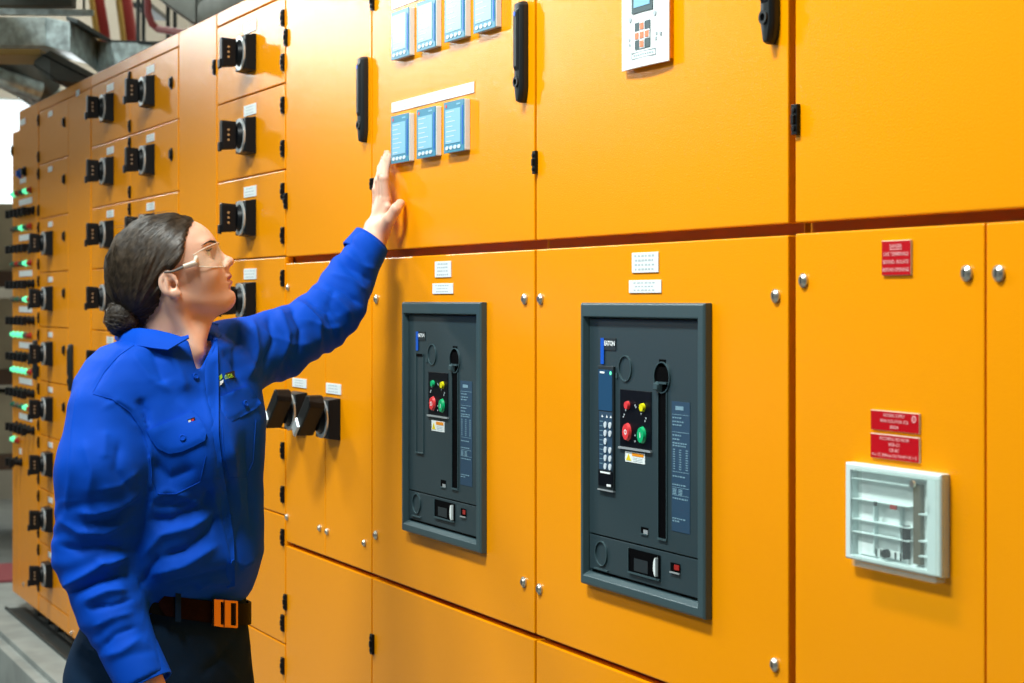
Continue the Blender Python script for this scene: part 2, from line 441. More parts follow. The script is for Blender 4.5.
# --- end cabinet with the pilot lamps
A = section('switchboard_cabinet', 19.2, 38.3, 'narrow orange end cabinet with rows of pilot lamps and small black switches', ztop=ZTOP)
Ax0 = X(12.5)
MB().box(Ax0, X(19.2)-0.001, 0.0, DEPTH, ZBOT, ZTOP-0.075).build('end_panel', 'orange_paint', A, bevel=0.002)
dA = slab('door', A, X(19.2)+0.001, X(38.3)-G, ZBOT, ZTOP)
for (a, b) in ((146.0, 156.0),): hinge(A, Ax0+0.006, wz(12.5, b), wz(12.5, a), 0.012)
nameplate(dA, X(20.5), X(25.5), wz(23, 125), wz(23, 119))
def lamp(px, py, m, r=0.0100):
    q = P(px, py)
    b = MB().ring(q.x, q.z, r*1.25, r*0.95, 0.0003, 0.008, 16).disc(q.x, q.z, r*0.9, 0.0003, 0.018, 14, r1=r*0.75)
    par = dA if px > 19.2 else A
    return b.build('pilot_lamp', m, par, smooth=True)
LX = (14.6, 18.7, 22.8, 26.9, 31.0)
lit = ({0, 3}, {2}, {3}, {3}, {0, 1, 2}, {0, 1, 2, 3}, {3}, {0})
for r_ in range(8):
    v = (191.5 - 300 + 36.9*0.97*r_)
    # rows 0.0925 apart in v
    vv = -0.2800 + 0.0927*r_
    n = 5 if r_ < 7 else 2
    for k in range(n):
        py = 300 + vv*(LX[k]+362)
        m = 'lamp_green_on' if k in lit[r_] else ('lamp_red' if k == n-1 else ('lamp_green_off', 'lamp_grey')[(k + r_) % 2])
        if m == 'lamp_grey' and r_ < 4 and k == 1: m = 'lamp_red'
        lamp(LX[k], py, m)
    zt = ZV(vv + 0.0185); zb = ZV(vv + 0.0335)
    xe = X(32.2) if n == 5 else X(20.0)
    MB().wbox(X(19.5) if n == 5 else X(19.5), X(32.2) if n == 5 else X(21.5), zb, zt, 0.0003, 0.002).build('nameplate', 'label_white', dA)
    for k in range(n):
        px = LX[k] + 3.2; x = X(px); z = ZV(vv + 0.0535)
        par = dA if px > 20 else A
        o = MB().disc(x, z, 0.017, 0.0003, 0.010, 16).disc(x, z, 0.012, 0.010, 0.030, 12).build('selector_switch', 'black_plastic', par, smooth=True)
        MB().wbox(x-0.006, x+0.006, z-0.019, z+0.013, 0.0303, 0.050).build('knob', 'black_plastic', o, bevel=0.002)
for px, py, m in ((20.5, 173.5, 'brand_blue'), (25.5, 171.5, 'black_plastic')): lamp(px, py, m, 0.016)
nameplate(dA, X(20.2), X(26.2), wz(23, 183), wz(23, 178))
swing_handle(dA, 32.2, 340, 0.152, badge=False)
for px, py in ((24, 584),): screw(dA, px, py, 0.008)

# --- cabinet of small drawer-like starter doors with a blank cover strip
Cc = section('switchboard_cabinet', 38.5, 90.6, 'orange cabinet of small stacked starter doors with black rotary switches beside a blank strip')
slab('top_cover', Cc, X(38.5)+G, X(90.6)-G, ZV(ROWS[0])+G, ZTOP)
for k in range(9):
    zt, zb = ZV(ROWS[k]), ZV(ROWS[k+1])
    d = slab('door', Cc, X(39.0)+G, X(68.2)-G, zb+G, zt-G)
    for f in (0.16, 0.84):
        h = 0.032; zc = zb + (zt-zb)*f
        hinge(d, X(39.0)+0.004, zc-h/2-0.005, zc+h/2+0.005, 0.010)
    nameplate(d, X(48.6), X(52.6), zt-0.037, zt-0.018)
    if k >= 2: rotary(Cc, 53.2, (zt+zb)/2 + 0.004)
    q = P(64.5, 300 + (ROWS[k]+0.055)*(426.5)); latch(d, 64.5, 300 + (ROWS[k]+0.052)*426.5)
slab('kick_cover', Cc, X(39.0)+G, X(68.2)-G, ZBOT, ZV(ROWS[9])-G)
cv = slab('cover_panel', Cc, X(68.2)+G, X(90.6)-G, ZBOT, ZV(ROWS[0])-G)
nameplate(cv, X(76.5), X(79.6), wz(78, 96), wz(78, 90))
swing_handle(cv, 67.4, 344, 0.168, badge=False)
screw(cv, 72, 633, 0.008)

# --- cabinet with two columns of starter doors
Dd = section('switchboard_cabinet', 90.8, 178.8, 'orange cabinet with two side by side columns of rotary switch doors behind the person')
slab('top_cover', Dd, X(90.8)+G, X(178.8)-G, ZV(ROWS[0])+G, ZTOP)
for k in range(9):
    zt, zb = ZV(ROWS[k]), ZV(ROWS[k+1])
    for c, (pa, pb, pr, pn) in enumerate(((91.4, 130.4, 114.0, (107.2, 113.8)), (130.4, 178.2, 155.0, (146.9, 154.6)))):
        d = slab('door', Dd, X(pa)+G, X(pb)-G, zb+G, zt-G)
        nameplate(d, X(pn[0]), X(pn[1]), zt-0.041, zt-0.018)
        rotary(Dd, pr, (zt+zb)/2 + 0.006)
        if c == 1:
            latch(d, 171.9, 300 + (ROWS[k]+0.0625)*(533.9))
            for f in (0.13, 0.87):
                zc = zb + (zt-zb)*f; hinge(d, X(130.4)+0.002, zc-0.019, zc+0.019, 0.013)
slab('kick_cover', Dd, X(90.8)+G, X(178.8)-G, ZBOT, ZV(ROWS[9])-G)

# --- blank cable cabinet
Ee = section('switchboard_cabinet', 179.0, 216.6, 'narrow blank orange cabinet panel between the two column cabinet and the single column')
d = slab('door', Ee, X(179.0)+G, X(216.6)-G, ZBOT, ZTOP)
for a, b in ((60, 75), (330, 350)): hinge(d, X(215.3), wz(215, b), wz(215, a), 0.013)

# --- single column of rotary switches
Ff = section('switchboard_cabinet', 216.9, 285.4, 'orange cabinet with one column of rotary switch doors right of the face of the person')
slab('top_cover', Ff, X(216.9)+G, X(285.4)-G, ZV(-0.4705)+G, ZTOP)
FR = [-0.4705, -0.3355, -0.2020, -0.0675, 0.066, 0.199, 0.3335, 0.5325, 0.777]
for k in range(8):
    zt, zb = ZV(FR[k]), ZV(FR[k+1])
    d = slab('door', Ff, X(217.2)+G, X(285.2)-G, zb+G, zt-G)
    hh = 0.040
    for zc in (zt-0.052, zb+0.050):
        hinge(d, X(283.8), zc-hh/2, zc+hh/2, 0.015)
    if k < 7: nameplate(d, X(244.4), X(256.6), zt-0.052, zt-0.025, 3)
    if k < 5: rotary(Ff, 256.4, (zt+zb)/2 - 0.002)

# --- cabinet with the pair of large turned switches
def upper_hinges(d, px, pairs, w=0.014):
    for a, b in pairs: hinge(d, X(px), wz(px, b), wz(px, a), w)
UB, MT, MBT, LT = -0.0668, -0.0563, 0.3722, 0.3790
Gg = section('switchboard_cabinet', 285.8, 371.6, 'orange cabinet with a pair of large turned black switches under the outstretched arm')
d = slab('upper_door', Gg, X(285.8)+G, X(371.6)-G, ZV(UB), ZTOP)
upper_hinges(d, 286.9, ((29, 46), (193, 209)))
swing_handle(d, 356.8, 57.5, 0.180)
dl = slab('middle_door', Gg, X(285.8)+G, X(325.2)-0.0008, ZV(MBT), ZV(MT))
dr = slab('middle_door', Gg, X(325.2)+0.0008, X(371.6)-G, ZV(MBT), ZV(MT))
nameplate(dl, X(293.0), X(306.8), wz(300, 387.5), wz(300, 378.5), 3)
nameplate(dr, X(326.6), X(341.4), wz(334, 394), wz(334, 383.5), 3)
for par, pr, pc in ((dl, 307.5, 412.5), (dr, 340.8, 419.5)):
    q = P(pr, pc); make_rotary(par if False else Gg, q.x, q.z, 1.0, math.radians(50), 'rotary_switch', True)['label'] = 'large switch with its grip turned to the lower left'
for a, b, c in ((287.6, 517, dl), (288.6, 287.5, dl), (320.3, 528, dl), (327.7, 531.5, dr), (365, 543, dr)): screw(c, a, b, 0.0075)
d = slab('lower_door', Gg, X(285.8)+G, X(371.6)-G, ZBOT, ZV(LT))
upper_hinges(d, 286.4, ((594, 610),))

# --- cabinet with the meters and the smaller breaker
def measured(px, py, p): q = P(px, py, p); return q.x, q.z
BZ = 0.014
B1 = (P(401.3, 304, BZ).x, P(480.0, 304, BZ).x, ZV(0.2985), ZV(0.0025))
B2 = (P(579.9, 304, BZ).x, P(703.8, 304, BZ).x, ZV(0.2975), ZV(0.0028))
def hole_of(B, g=0.016): return (B[0]+g, B[1]-g, B[2]+g, B[3]-g)
Hh = section('switchboard_cabinet', 372.0, 534.8, 'orange cabinet holding seven small meters and the smaller circuit breaker')
d = slab('upper_door', Hh, X(372.0)+G, X(534.8)-G, ZV(UB), ZTOP)
upper_hinges(d, 373.6, ((-8, 10.5), (178, 190)), 0.013)
upper_hinges(d, 536.6, ((151, 174),), 0.012)
swing_handle(d, 513.5, 2.5, 0.175)
d = slab('middle_door', Hh, X(372.0)+G, X(534.8)-G, ZV(MBT), ZV(MT), hole_of(B1))
for a, b in ((377.0, 299), (525.4, 299), (376.5, 535), (524.5, 582)): screw(d, a, b)
nameplate(d, X(435.6), X(451.6), wz(443, 277.3), wz(443, 261.3), 4)
nameplate(d, X(433.2), X(453.6), wz(443, 293.8), wz(443, 283.3), 3)
d = slab('lower_door', Hh, X(372.0)+G, X(534.8)-G, ZBOT, ZV(LT))
upper_hinges(d, 373.4, ((634, 654),))

# --- cabinet with the larger breaker
Ii = section('switchboard_cabinet', 535.9, 788.8, 'wide orange cabinet with the white display panel above the larger circuit breaker')
d = slab('upper_door', Ii, X(535.9)+G, X(788.8)-G, ZV(UB), ZTOP)
swing_handle(d, 759.2, -84, 0.1750)
d = slab('middle_door', Ii, X(535.9)+G, X(788.8)-G, ZV(MBT), ZV(MT), hole_of(B2))
for a, b in ((541.3, 299), (776.6, 296), (540.3, 589), (775.6, 664.5)): screw(d, a, b)
nameplate(d, X(632.8), X(659.2), wz(646, 272.6), wz(646, 252.3), 4)
nameplate(d, X(629.8), X(662.0), wz(646, 292.9), wz(646, 280.0), 3)
d = slab('lower_door', Ii, X(535.9)+G, X(788.8)-G, ZBOT, ZV(LT))

# --- nearest cabinet with the red signs
XR = X(1250)
Jj = section('switchboard_cabinet', 794.6, 0, 'nearest orange cabinet with red signs and a clear fronted relay case', xb=XR)
d = slab('upper_door', Jj, X(794.6)+G, XR, ZV(UB), ZTOP)
hinge(d, X(797.6), wz(797, 135), wz(797, 104.5), 0.0135)
d = slab('middle_door', Jj, X(794.6)+G, X(985.3)-G, ZBOT, ZV(MT-0.001))
for a, b in ((804.3, 280.5), (967.8, 273.3)): screw(d, a, b, 0.0095)
d2 = slab('middle_door', Jj, X(985.3)+G, XR, ZBOT, ZV(MT-0.001))
screw(d2, 999.8, 273.3, 0.0095)
J_door = d
# steel channel set in the plinth under the row
ch = MB().box(-7.66, 1.0, -0.038, -0.030, 0.1605, 0.172).box(-7.66, 1.0, -0.030, 0.045, 0.1605, 0.164)
tag(ch.build('cable_channel', 'dark_steel'), 'dark steel channel running along the plinth under the orange cabinets', 'channel')

# ------------------------------------------------------------------ meters
def meter(px_left, py_bl, label, screen, group, header):
    w = h = 0.096; pf = 0.0125
    q = P(px_left, py_bl, pf); x0, z0 = q.x, q.z; x1, z1 = x0+w, z0+h
    r = empty('panel_meter', ((x0+x1)/2, 0, z0), label, 'meter', group)
    MB().wbox(x0+0.002, x1-0.001, z0+0.001, z1-0.001, 0.0003, 0.0108).build('housing', 'meter_white', r, bevel=0.001)
    MB().wbox(x0, x1-0.003, z0, z1, 0.011, pf).build('bezel', 'meter_blue', r, bevel=0.0008)
    sz0, sz1 = z0+0.017, z1-(0.015 if header else 0.008)
    MB().wbox(x0+0.008, x1-0.018, sz0, sz1, pf+0.0001, pf+0.0007).build('screen', screen, r)
    b = MB()
    for k in range(4): MB.disc(b, x0+0.016+0.0185*k, z0+0.009, 0.0072, pf+0.0001, pf+0.001, 14, rz=0.0038)
    b.build('keys', 'button_white', r)
    MB().wbox(x1-0.0105, x1-0.0065, z0+0.012, z1-0.012, pf+0.0001, pf+0.0006).build('side_strip', 'brand_blue', r)
    if header:
        MB().disc(x0+0.012, z1-0.008, 0.0035, pf+0.0001, pf+0.0005, 10).build('logo_dot', 'red_button', r)
        MB().wbox(x1-0.036, x1-0.018, z1-0.009, z1-0.006, pf+0.0001, pf+0.0005).build('marking', 'meter_screen', r)
    lines = MB()
    for k in range(7):
        zz = sz0 + (sz1-sz0)*(k+0.5)/7; lines.wbox(x0+0.012, x0+0.012+0.05*((k*37 % 5)/9+0.5), zz-0.0006, zz+0.0006, pf+0.0008, pf+0.001)
    lines.build('readings', 'meter_white', r)
ord4 = ('first from the left', 'second from the left', 'third from the left', 'fourth and rightmost')
for k, (a, b) in enumerate(((391.2, 60.8), (416.6, 52.4), (444.4, 43.0), (473.4, 34.0))):
    meter(a, b, 'blue panel meter in the upper row, %s' % ord4[k], 'meter_screen_green' if k in (1, 2) else 'meter_screen', 'panel meters on the orange door', False)
low = ('touched by the fingertips', 'between two others', 'at the right end')
for k, (a, b) in enumerate(((390.9, 164.2), (416.6, 159.2), (443.8, 153.8))):
    meter(a, b, 'blue panel meter in the lower row of three, %s' % low[k], 'meter_screen', 'panel meters on the orange door', True)
def strip(x0, x1, v0, v1, label, n):
    r = nameplate(None, x0, x1, ZV(v1), ZV(v0), 2, 'label_strip', text_cols=n)
    tag(r, label, 'label', 'white label strips over the meters')
strip(X(392.3), X(474.6), -0.2612, -0.2480, 'long white label strip above the lower row of three meters', 3)
strip(X(392.3), X(502.0), -0.3975, -0.3845, 'long white label strip above the upper row of four meters', 4)

# ------------------------------------------------------------------ white display panel
q0 = P(620.3, 71.5, 0.011); q1 = P(667.3, 61.2, 0.011)
x0, x1, z0 = q0.x, q1.x, q0.z; z1 = z0 + 0.165
r = empty('display_panel', ((x0+x1)/2, 0, z0), 'white control panel with small screen and orange key cross on the upper door', 'control panel')
mb = MB(); n = 10; fr = []; bk = []
for i in range(n+1):                                   # gently bowed white front
    t = i/n; xx = x0 + (x1-x0)*t; fr.append((xx, -(0.0085 + 0.0030*math.sin(math.pi*t)))); bk.append((xx, -0.0062))
vs = []; 
for (xx, yy) in fr + list(reversed(bk)): vs.append((xx, yy, z0))
for (xx, yy) in fr + list(reversed(bk)): vs.append((xx, yy, z1))
N = len(fr)*2
mb.add(vs, [tuple(range(N)), tuple(reversed(range(N, 2*N)))] + [(i, (i+1) % N, (i+1) % N + N, i+N) for i in range(N)])
mb.build('faceplate', 'panel_white', r, bevel=0.0008)
MB().wbox(x0+0.004, x1-0.0005, z0+0.004, z1-0.002, 0.0003, 0.0060).build('housing', 'orange_paint', r)
pf = 0.0116
def on(px, py): return P(px, py, pf)
def pbox(a, b, c, d, p0, p1):    # px rectangle: left, right at mid, top & bottom measured at the left edge
    A = on(a, d); Bq = on(b, HOR); Cq = on(a, c)
    return MB().wbox(A.x, Bq.x, A.z, Cq.z, p0, p1)
pbox(632.0, 652.8, -12, 14.5, pf, pf+0.001).build('screen_frame', 'key_grey', r)
pbox(634.5, 650.3, -8, 8.2, pf+0.0011, pf+0.0016).build('screen', 'meter_screen', r)
kx0, kx1 = on(635.2, 0).x, on(650.2, 0).x; kz0, kz1 = on(635.2, 50.0).z, on(635.2, 23.5).z
MB().wbox(kx0, kx1, kz0, kz1, pf, pf+0.0008).build('keypad', 'key_grey', r)
kw, kh = (kx1-kx0)/3, (kz1-kz0)/3
for i, j in ((1, 0), (1, 1), (1, 2), (0, 1), (2, 1)):
    cx, cz = kx0+kw*(i+0.5), kz0+kh*(j+0.5)
    kk = MB().wbox(cx-kw*0.49, cx+kw*0.49, cz-kh*0.49, cz+kh*0.49, pf+0.0009, pf+0.0013).build('key', 'white_ink', r)
    MB().wbox(cx-kw*0.36, cx+kw*0.36, cz-kh*0.36, cz+kh*0.36, pf+0.0014, pf+0.0022).build('key_cap', 'key_orange', kk, bevel=0.0005)
mk = MB()
for (px, py) in ((630.0, 20.0), (654.5, 12.7)): q = on(px, py); mk.disc(q.x, q.z, 0.004, pf-0.004, pf+0.0004, 10)
tx0, tx1 = on(631.5, 0).x, on(655.4, 0).x; tz0, tz1 = on(631.5, 59.6).z, on(631.5, 53.3).z
for (a, b, c, e) in ((tx0, tx1, tz0, tz0+0.0007), (tx0, tx1, tz1-0.0007, tz1), (tx0, tx0+0.0007, tz0, tz1), (tx1-0.0007, tx1, tz0, tz1)): mk.wbox(a, b, c, e, pf-0.0005, pf+0.0003)
for k in range(9): mk.wbox(tx0+(tx1-tx0)*(0.08+0.095*k), tx0+(tx1-tx0)*(0.08+0.095*k+0.06), (tz0+tz1)/2-0.0013, (tz0+tz1)/2+0.0013, pf-0.0005, pf+0.0003)
for (px, py) in ((629.0, 40), (629.3, 45), (656.0, 33), (655.5, 38), (660, 33)): q = on(px, py); mk.wbox(q.x-0.002, q.x+0.002, q.z-0.002, q.z+0.002, pf-0.003, pf+0.0003)
mk.build('markings', 'label_ink', r)

# ------------------------------------------------------------------ circuit breakers
def bezel(parent, B):
    x0, x1, z0, z1 = B
    def rect(g, gt=None, gb=None, gl=None, gr=None): return [(x0+(gl if gl is not None else g), z0+(gb if gb is not None else g)), (x1-(gr if gr is not None else g), z0+(gb if gb is not None else g)), (x1-(gr if gr is not None else g), z1-(gt if gt is not None else g)), (x0+(gl if gl is not None else g), z1-(gt if gt is not None else g))]
    loops = [(rect(0.0), 0.0004), (rect(0.0), BZ-0.003), (rect(0.003), BZ), (rect(0.018, 0.022, 0.0145, 0.010, 0.017), BZ), (rect(0.0225, 0.024, 0.0205, 0.0125, 0.021), 0.0042), (rect(0.0225, 0.024, 0.0205, 0.0125, 0.021), -0.008), (rect(0.017), -0.008), (rect(0.017), 0.0004)]
    vs = []; fs = []
    for pts, p in loops: vs += [(x, -p, z) for x, z in pts]
    L = len(loops)
    for k in range(L):
        l = (k+1) % L
        for i in range(4):
            j = (i+1) % 4
            fs.append((k*4+i, k*4+j, l*4+j, l*4+i))
    return MB().add(vs, fs).build('bezel', 'bezel_grey', parent, bevel=0.0012)
FP = 0.004            # plane of the breaker's face, just behind the door front
def breaker(B, label, spec):
    x0, x1, z0, z1 = B
    r = empty('circuit_breaker', ((x0+x1)/2, 0, z0), label, 'circuit breaker', 'withdrawable circuit breakers')
    bezel(r, B)
    def pt(px, py): q = P(px, py, FP); return q.x, q.z
    def rc(px0, py0, px1, py1, a, b, mb=None):       # px0,py0 = upper left; px1,py1 = lower right
        X0, Z1 = pt(px0, py0); X1, Z0 = pt(px1, py1)
        return (mb or MB()).wbox(X0, X1, Z0, Z1, a, b)
    fx0, fx1, fz0, fz1 = x0+0.0135, x1-0.022, z0+0.0215, z1-0.025
    seam_x, seam_z = pt(*spec['seam'])
    MB().wbox(fx0, fx1, seam_z+0.0012, fz1, FP-0.018, FP).build('face_plate', 'breaker_grey', r, bevel=0.001)
    MB().wbox(fx0, fx1, fz0+0.004, seam_z-0.0012, FP-0.018, FP-0.0008).build('lower_cover', 'breaker_grey', r, bevel=0.001)
    MB().wbox(fx0, fx1, fz0-0.0, fz0+0.0038, FP-0.018, FP-0.010).build('sill', 'breaker_dark', r)
    # logo plate
    lx, ly, rx, ry = spec['logo']
    lp = rc(lx, ly, rx, ry, FP, FP+0.0012).build('logo_plate', 'breaker_dark', r)
    X0, Z1 = pt(lx, ly); X1, Z0 = pt(rx, ry); hh = Z1-Z0
    MB().wbox(X0-0.007, X0+0.004, Z0-hh*1.2, Z1, FP+0.0013, FP+0.0017).build('logo_bar', 'brand_blue', lp)
    mb = MB(); letters(mb, 'EATON', (X0+0.004+X1)/2, Z1-hh*0.42, hh*0.40, FP+0.0018, width=(X1-X0-0.004)*0.9, bold=0.0003); mb.build('logo_lettering', 'white_ink', lp)
    # round cover outline
    cx, cz = pt(*spec['ring']); MB().ring(cx, cz, 0.0205, 0.0188, FP, FP+0.0022, 32).build('round_cover', 'bezel_grey', r, smooth=True)
    MB().wbox(cx-0.029, cx-0.024, cz-0.016, cz-0.008, FP, FP+0.002).build('catch', 'bezel_grey', r)
    # charging handle recess: round cup and long slot
    cx, cz = pt(*spec['cup'])
    _, sb = pt(spec['slot'][0], spec['slot'][2])
    sx0, _ = pt(spec['slot'][0], 400); sx1, _ = pt(spec['slot'][1], 400)
    MB().disc(cx, cz, 0.0225, FP+0.0001, FP+0.0006, 28).wbox(cx-0.010, cx+0.010, cz+0.016, cz+0.027, FP+0.0001, FP+0.0006).build('handle_cup', 'dark_slot', r)
    MB().wbox(sx0, sx1, sb, cz-0.012, FP+0.0001, FP+0.0007).build('handle_slot', 'dark_slot', r)
    MB().ring(cx, cz, 0.0238, 0.0222, FP, FP+0.0024, 30).build('cup_rim', 'bezel_grey', r, smooth=True)
    MB().wbox(sx0-0.0016, sx0, sb, cz-0.022, FP, FP+0.0022).wbox(sx1, sx1+0.0016, sb, cz-0.022, FP, FP+0.0022).wbox(sx0-0.0016, sx1+0.0016, sb-0.003, sb, FP, FP+0.0030).build('slot_rim', 'bezel_grey', r)
    hb = MB().taper([(cx-0.020, cz-0.020), (cx-0.002, cz-0.022), (cx+0.001, cz-0.009), (cx-0.016, cz-0.006)], [(cx-0.016, cz-0.017), (cx-0.004, cz-0.018), (cx-0.003, cz-0.011), (cx-0.013, cz-0.009)], FP+0.0007, FP+0.008)
    hb.wbox(cx-0.004, cx+0.020, cz-0.0095, cz-0.0065, FP+0.0007, FP+0.006).build('charging_handle', 'bezel_grey', r)
    # black push button panel
    a, b, c, e = spec['panel']
    pp = rc(a, b, c, e, FP, FP+0.0015).build('button_panel', 'panel_black', r, bevel=0.0005)
    X0, Z1 = pt(a, b); X1, Z0 = pt(c, e); w, h = X1-X0, Z1-Z0
    MB().wbox(X0-0.002, X1+0.002, Z0-0.0035, Z0-0.0005, FP, FP+0.004).build('panel_ledge', 'silver_ring', pp)
    def btn(u, v_, rr, asp, m, nm):
        o = MB().disc(X0+u*w, Z0+v_*h, rr, FP+0.0016, FP+0.006, 22, rz=rr*asp, r1=rr*0.86).build(nm, m, pp, smooth=True); return o
    btn(0.27, 0.73, 0.0066, 1.0, spec['small'], 'indicator'); btn(0.76, 0.72, 0.0068, 1.0, 'yellow_button', 'indicator')
    btn(0.26, 0.265, 0.0118, 1.18, 'red_button', 'off_button'); btn(0.735, 0.245, 0.0112, 1.18, 'green_button', 'on_button')
    mb = MB(); letters(mb, 'O', X0+0.26*w, Z0+0.265*h, 0.008, FP+0.0062, bold=0.0003); letters(mb, 'I', X0+0.735*w, Z0+0.245*h, 0.008, FP+0.0062, bold=0.0004)
    mb.build('button_lettering', 'white_ink', pp)
    mb = MB()
    for (u, v_) in ((0.50, 0.74), (0.53, 0.71), (0.15, 0.56), (0.12, 0.52), (0.85, 0.54), (0.82, 0.49), (0.50, 0.22), (0.50, 0.12), (0.2, 0.64), (0.7, 0.61)):
        mb.disc(X0+u*w, Z0+v_*h, 0.0015, FP+0.0016, FP+0.0021, 8)
    mb.build('symbols', 'label_ink', pp)
    # warning label
    a, b, c, e = spec['warn']
    wl = rc(a, b, c, e, FP, FP+0.0006).build('warning_label', 'label_white', r)
    X0, Z1 = pt(a, b); X1, Z0 = pt(c, e); w, h = X1-X0, Z1-Z0
    MB().wbox(X0+w*0.36, X1-w*0.06, Z1-h*0.36, Z1-h*0.06, FP+0.0007, FP+0.0010).build('warning_header', 'warn_orange', wl)
    MB().prism([(X0+w*0.05, Z0+h*0.15), (X0+w*0.32, Z0+h*0.15), (X0+w*0.185, Z0+h*0.8)], FP+0.0007, FP+0.0010).build('warning_triangle', 'warn_yellow', wl)
    mb = MB()
    for k in range(3): mb.wbox(X0+w*0.42, X1-w*0.12, Z0+h*(0.14+0.15*k), Z0+h*(0.19+0.15*k), FP+0.0007, FP+0.0009)
    mb.build('small_print', 'label_ink', wl)
    # blue data plate
    a, b, c, e = spec['data']
    dp = rc(a, b, c, e, FP, FP+0.0006).build('data_plate', 'data_blue', r)
    X0, Z1 = pt(a, b); X1, Z0 = pt(c, e); w, h = X1-X0, Z1-Z0
    mb = MB(); rr = random.Random(9)
    mb.wbox(X0+w*0.22, X0+w*0.66, Z1-h*0.065, Z1-h*0.035, FP+0.0007, FP+0.0009)
    for f in (0.10, 0.235, 0.54, 0.66, 0.72): mb.wbox(X0+w*0.04, X1-w*0.04, Z1-h*f-0.0004, Z1-h*f+0.0003, FP+0.0007, FP+0.0009)
    for f, l in ((0.125, 0.4), (0.155, 0.62), (0.18, 0.45), (0.26, 0.5), (0.29, 0.4), (0.32, 0.75), (0.34, 0.75), (0.575, 0.6), (0.64, 0.7), (0.745, 0.8), (0.90, 0.6), (0.92, 0.4)):
        xx = X0+w*0.06
        while xx < X0+w*(0.06+l): 
            ww = w*rr.uniform(0.06, 0.14); mb.wbox(xx, min(xx+ww, X1-w*0.05), Z1-h*f-0.0010, Z1-h*f+0.0010, FP+0.0007, FP+0.0009); xx += ww + w*0.035
    for f in range(9):
        for cc in (0.08, 0.42, 0.78): mb.wbox(X0+w*cc, X0+w*(cc+0.12), Z1-h*(0.37+0.0185*f)-0.0007, Z1-h*(0.37+0.0185*f)+0.0007, FP+0.0007, FP+0.0009)
    for f in range(4):
        for cc in (0.06, 0.38): mb.wbox(X0+w*cc, X0+w*(cc+0.22), Z1-h*(0.675+0.012*f)-0.0007, Z1-h*(0.675+0.012*f)+0.0007, FP+0.0007, FP+0.0009)
    mb.build('small_print', 'data_ink', dp)
    # lower windows
    rc(*spec['tiny'], FP+0.0001, FP+0.0006).build('counter_window', 'dark_slot', r)
    a, b, c, e = spec['tiny']; X0, Z1 = pt(a, b); X1, Z0 = pt(c, e)
    MB().wbox(X0+0.4*(X1-X0), X1, Z0, Z0+0.006, FP+0.0007, FP+0.0012).build('counter', 'silver_ring', r)
    MB().wbox(X0, X1, Z0-0.002, Z0, FP, FP+0.002).build('window_ledge', 'bezel_grey', r)
    a, b, c, e = spec['crank']; X0, Z1 = pt(a, b); X1, Z0 = pt(c, e)
    MB().wbox(X0, X1, Z0, Z1, FP+0.0001, FP+0.0006).build('racking_window', 'dark_slot', r)
    MB().wbox(X0, X1, Z0-0.0025, Z0, FP, FP+0.003).wbox(X0-0.0016, X0, Z0, Z1, FP, FP+0.002).build('window_frame', 'bezel_grey', r)
    MB().wbox(X0+(X1-X0)*0.18, X0+(X1-X0)*0.62, Z0+0.003, Z0+(Z1-Z0)*0.62, FP+0.0007, FP+0.0012).build('position_label', 'breaker_dark', r)
    kx = X1 - 0.004; kz = (Z0+Z1)/2
    MB().prism([(kx + 0.011*math.cos(t)*0.62, kz + 0.0145*math.sin(t)) for t in [math.radians(d_) for d_ in range(90, 271, 15)]], FP+0.0013, FP+0.007).build('white_knob', 'label_white', r, bevel=0.001)
    a, b, c, e = spec['red']; X0, Z1 = pt(a, b); X1, Z0 = pt(c, e)
    MB().wbox(X0, X1, Z0, Z1, FP+0.0001, FP+0.0006).build('key_window', 'dark_slot', r)
    MB().wbox(X0+0.45*(X1-X0), X1-0.001, Z0+0.3*(Z1-Z0), Z1-0.002, FP+0.0007, FP+0.0016).build('red_flag', 'lamp_red', r)
    MB().wbox(X0, X1, Z0-0.002, Z0, FP, FP+0.0025).build('window_ledge', 'silver_ring', r)
    a, b = spec['low']; cx, cz = pt(a, b)
    MB().ring(cx, cz, 0.0200, 0.0184, FP-0.0006, FP+0.0018, 28, 1.0).build('round_cover', 'bezel_grey', r, smooth=True)
    MB().wbox(cx-0.023, cx+0.023, cz-0.0265, cz-0.0245, FP-0.0006, FP+0.002).build('cover_ledge', 'bezel_grey', r)
    if 'trip' in spec:
        t = spec['trip']
        tu = rc(t[0], t[1], t[2], t[3], FP, FP+0.004).build('trip_unit', 'breaker_dark', r, bevel=0.0008)
        X0, Z1 = pt(t[0], t[1]); X1, Z0 = pt(t[2], t[3]); w, h = X1-X0, Z1-Z0
        f = FP+0.0041
        MB().wbox(X0+w*0.06, X1-w*0.06, Z1-h*0.36, Z1-h*0.03, f, f+0.0006).build('lcd', 'lcd_blue', tu)
        MB().disc(X1-w*0.14, Z1-h*0.055, 0.003, f+0.0007, f+0.0012, 10).build('status_light', 'lamp_green_on', tu)
        mb = MB(); mb.wbox(X0+w*0.16, X0+w*0.46, Z1-h*0.06, Z1-h*0.045, f+0.0007, f+0.001)
        for k, u in enumerate((0.3, 0.6, 0.86)): mb.prism([(X0+w*u-0.003, Z1-h*0.415), (X0+w*u+0.003, Z1-h*0.415), (X0+w*u, Z1-h*0.395)], f, f+0.0006)
        mb.build('marking', 'white_ink', tu)
        MB().wbox(X0+w*0.08, X1-w*0.06, Z1-h*0.84, Z1-h*0.37, f, f+0.0004).build('key_field', 'data_blue', tu)
        k_ = MB()
        for row in range(6):
            for u in (0.52, 0.83):
                if row == 2 and u > 0.8: continue
                k_.disc(X0+w*u, Z1-h*(0.475+0.067*row), 0.0042, f+0.0005, f+0.0020, 12, rz=0.0050)
        k_.build('keys', 'button_white', tu)
        q = MB()
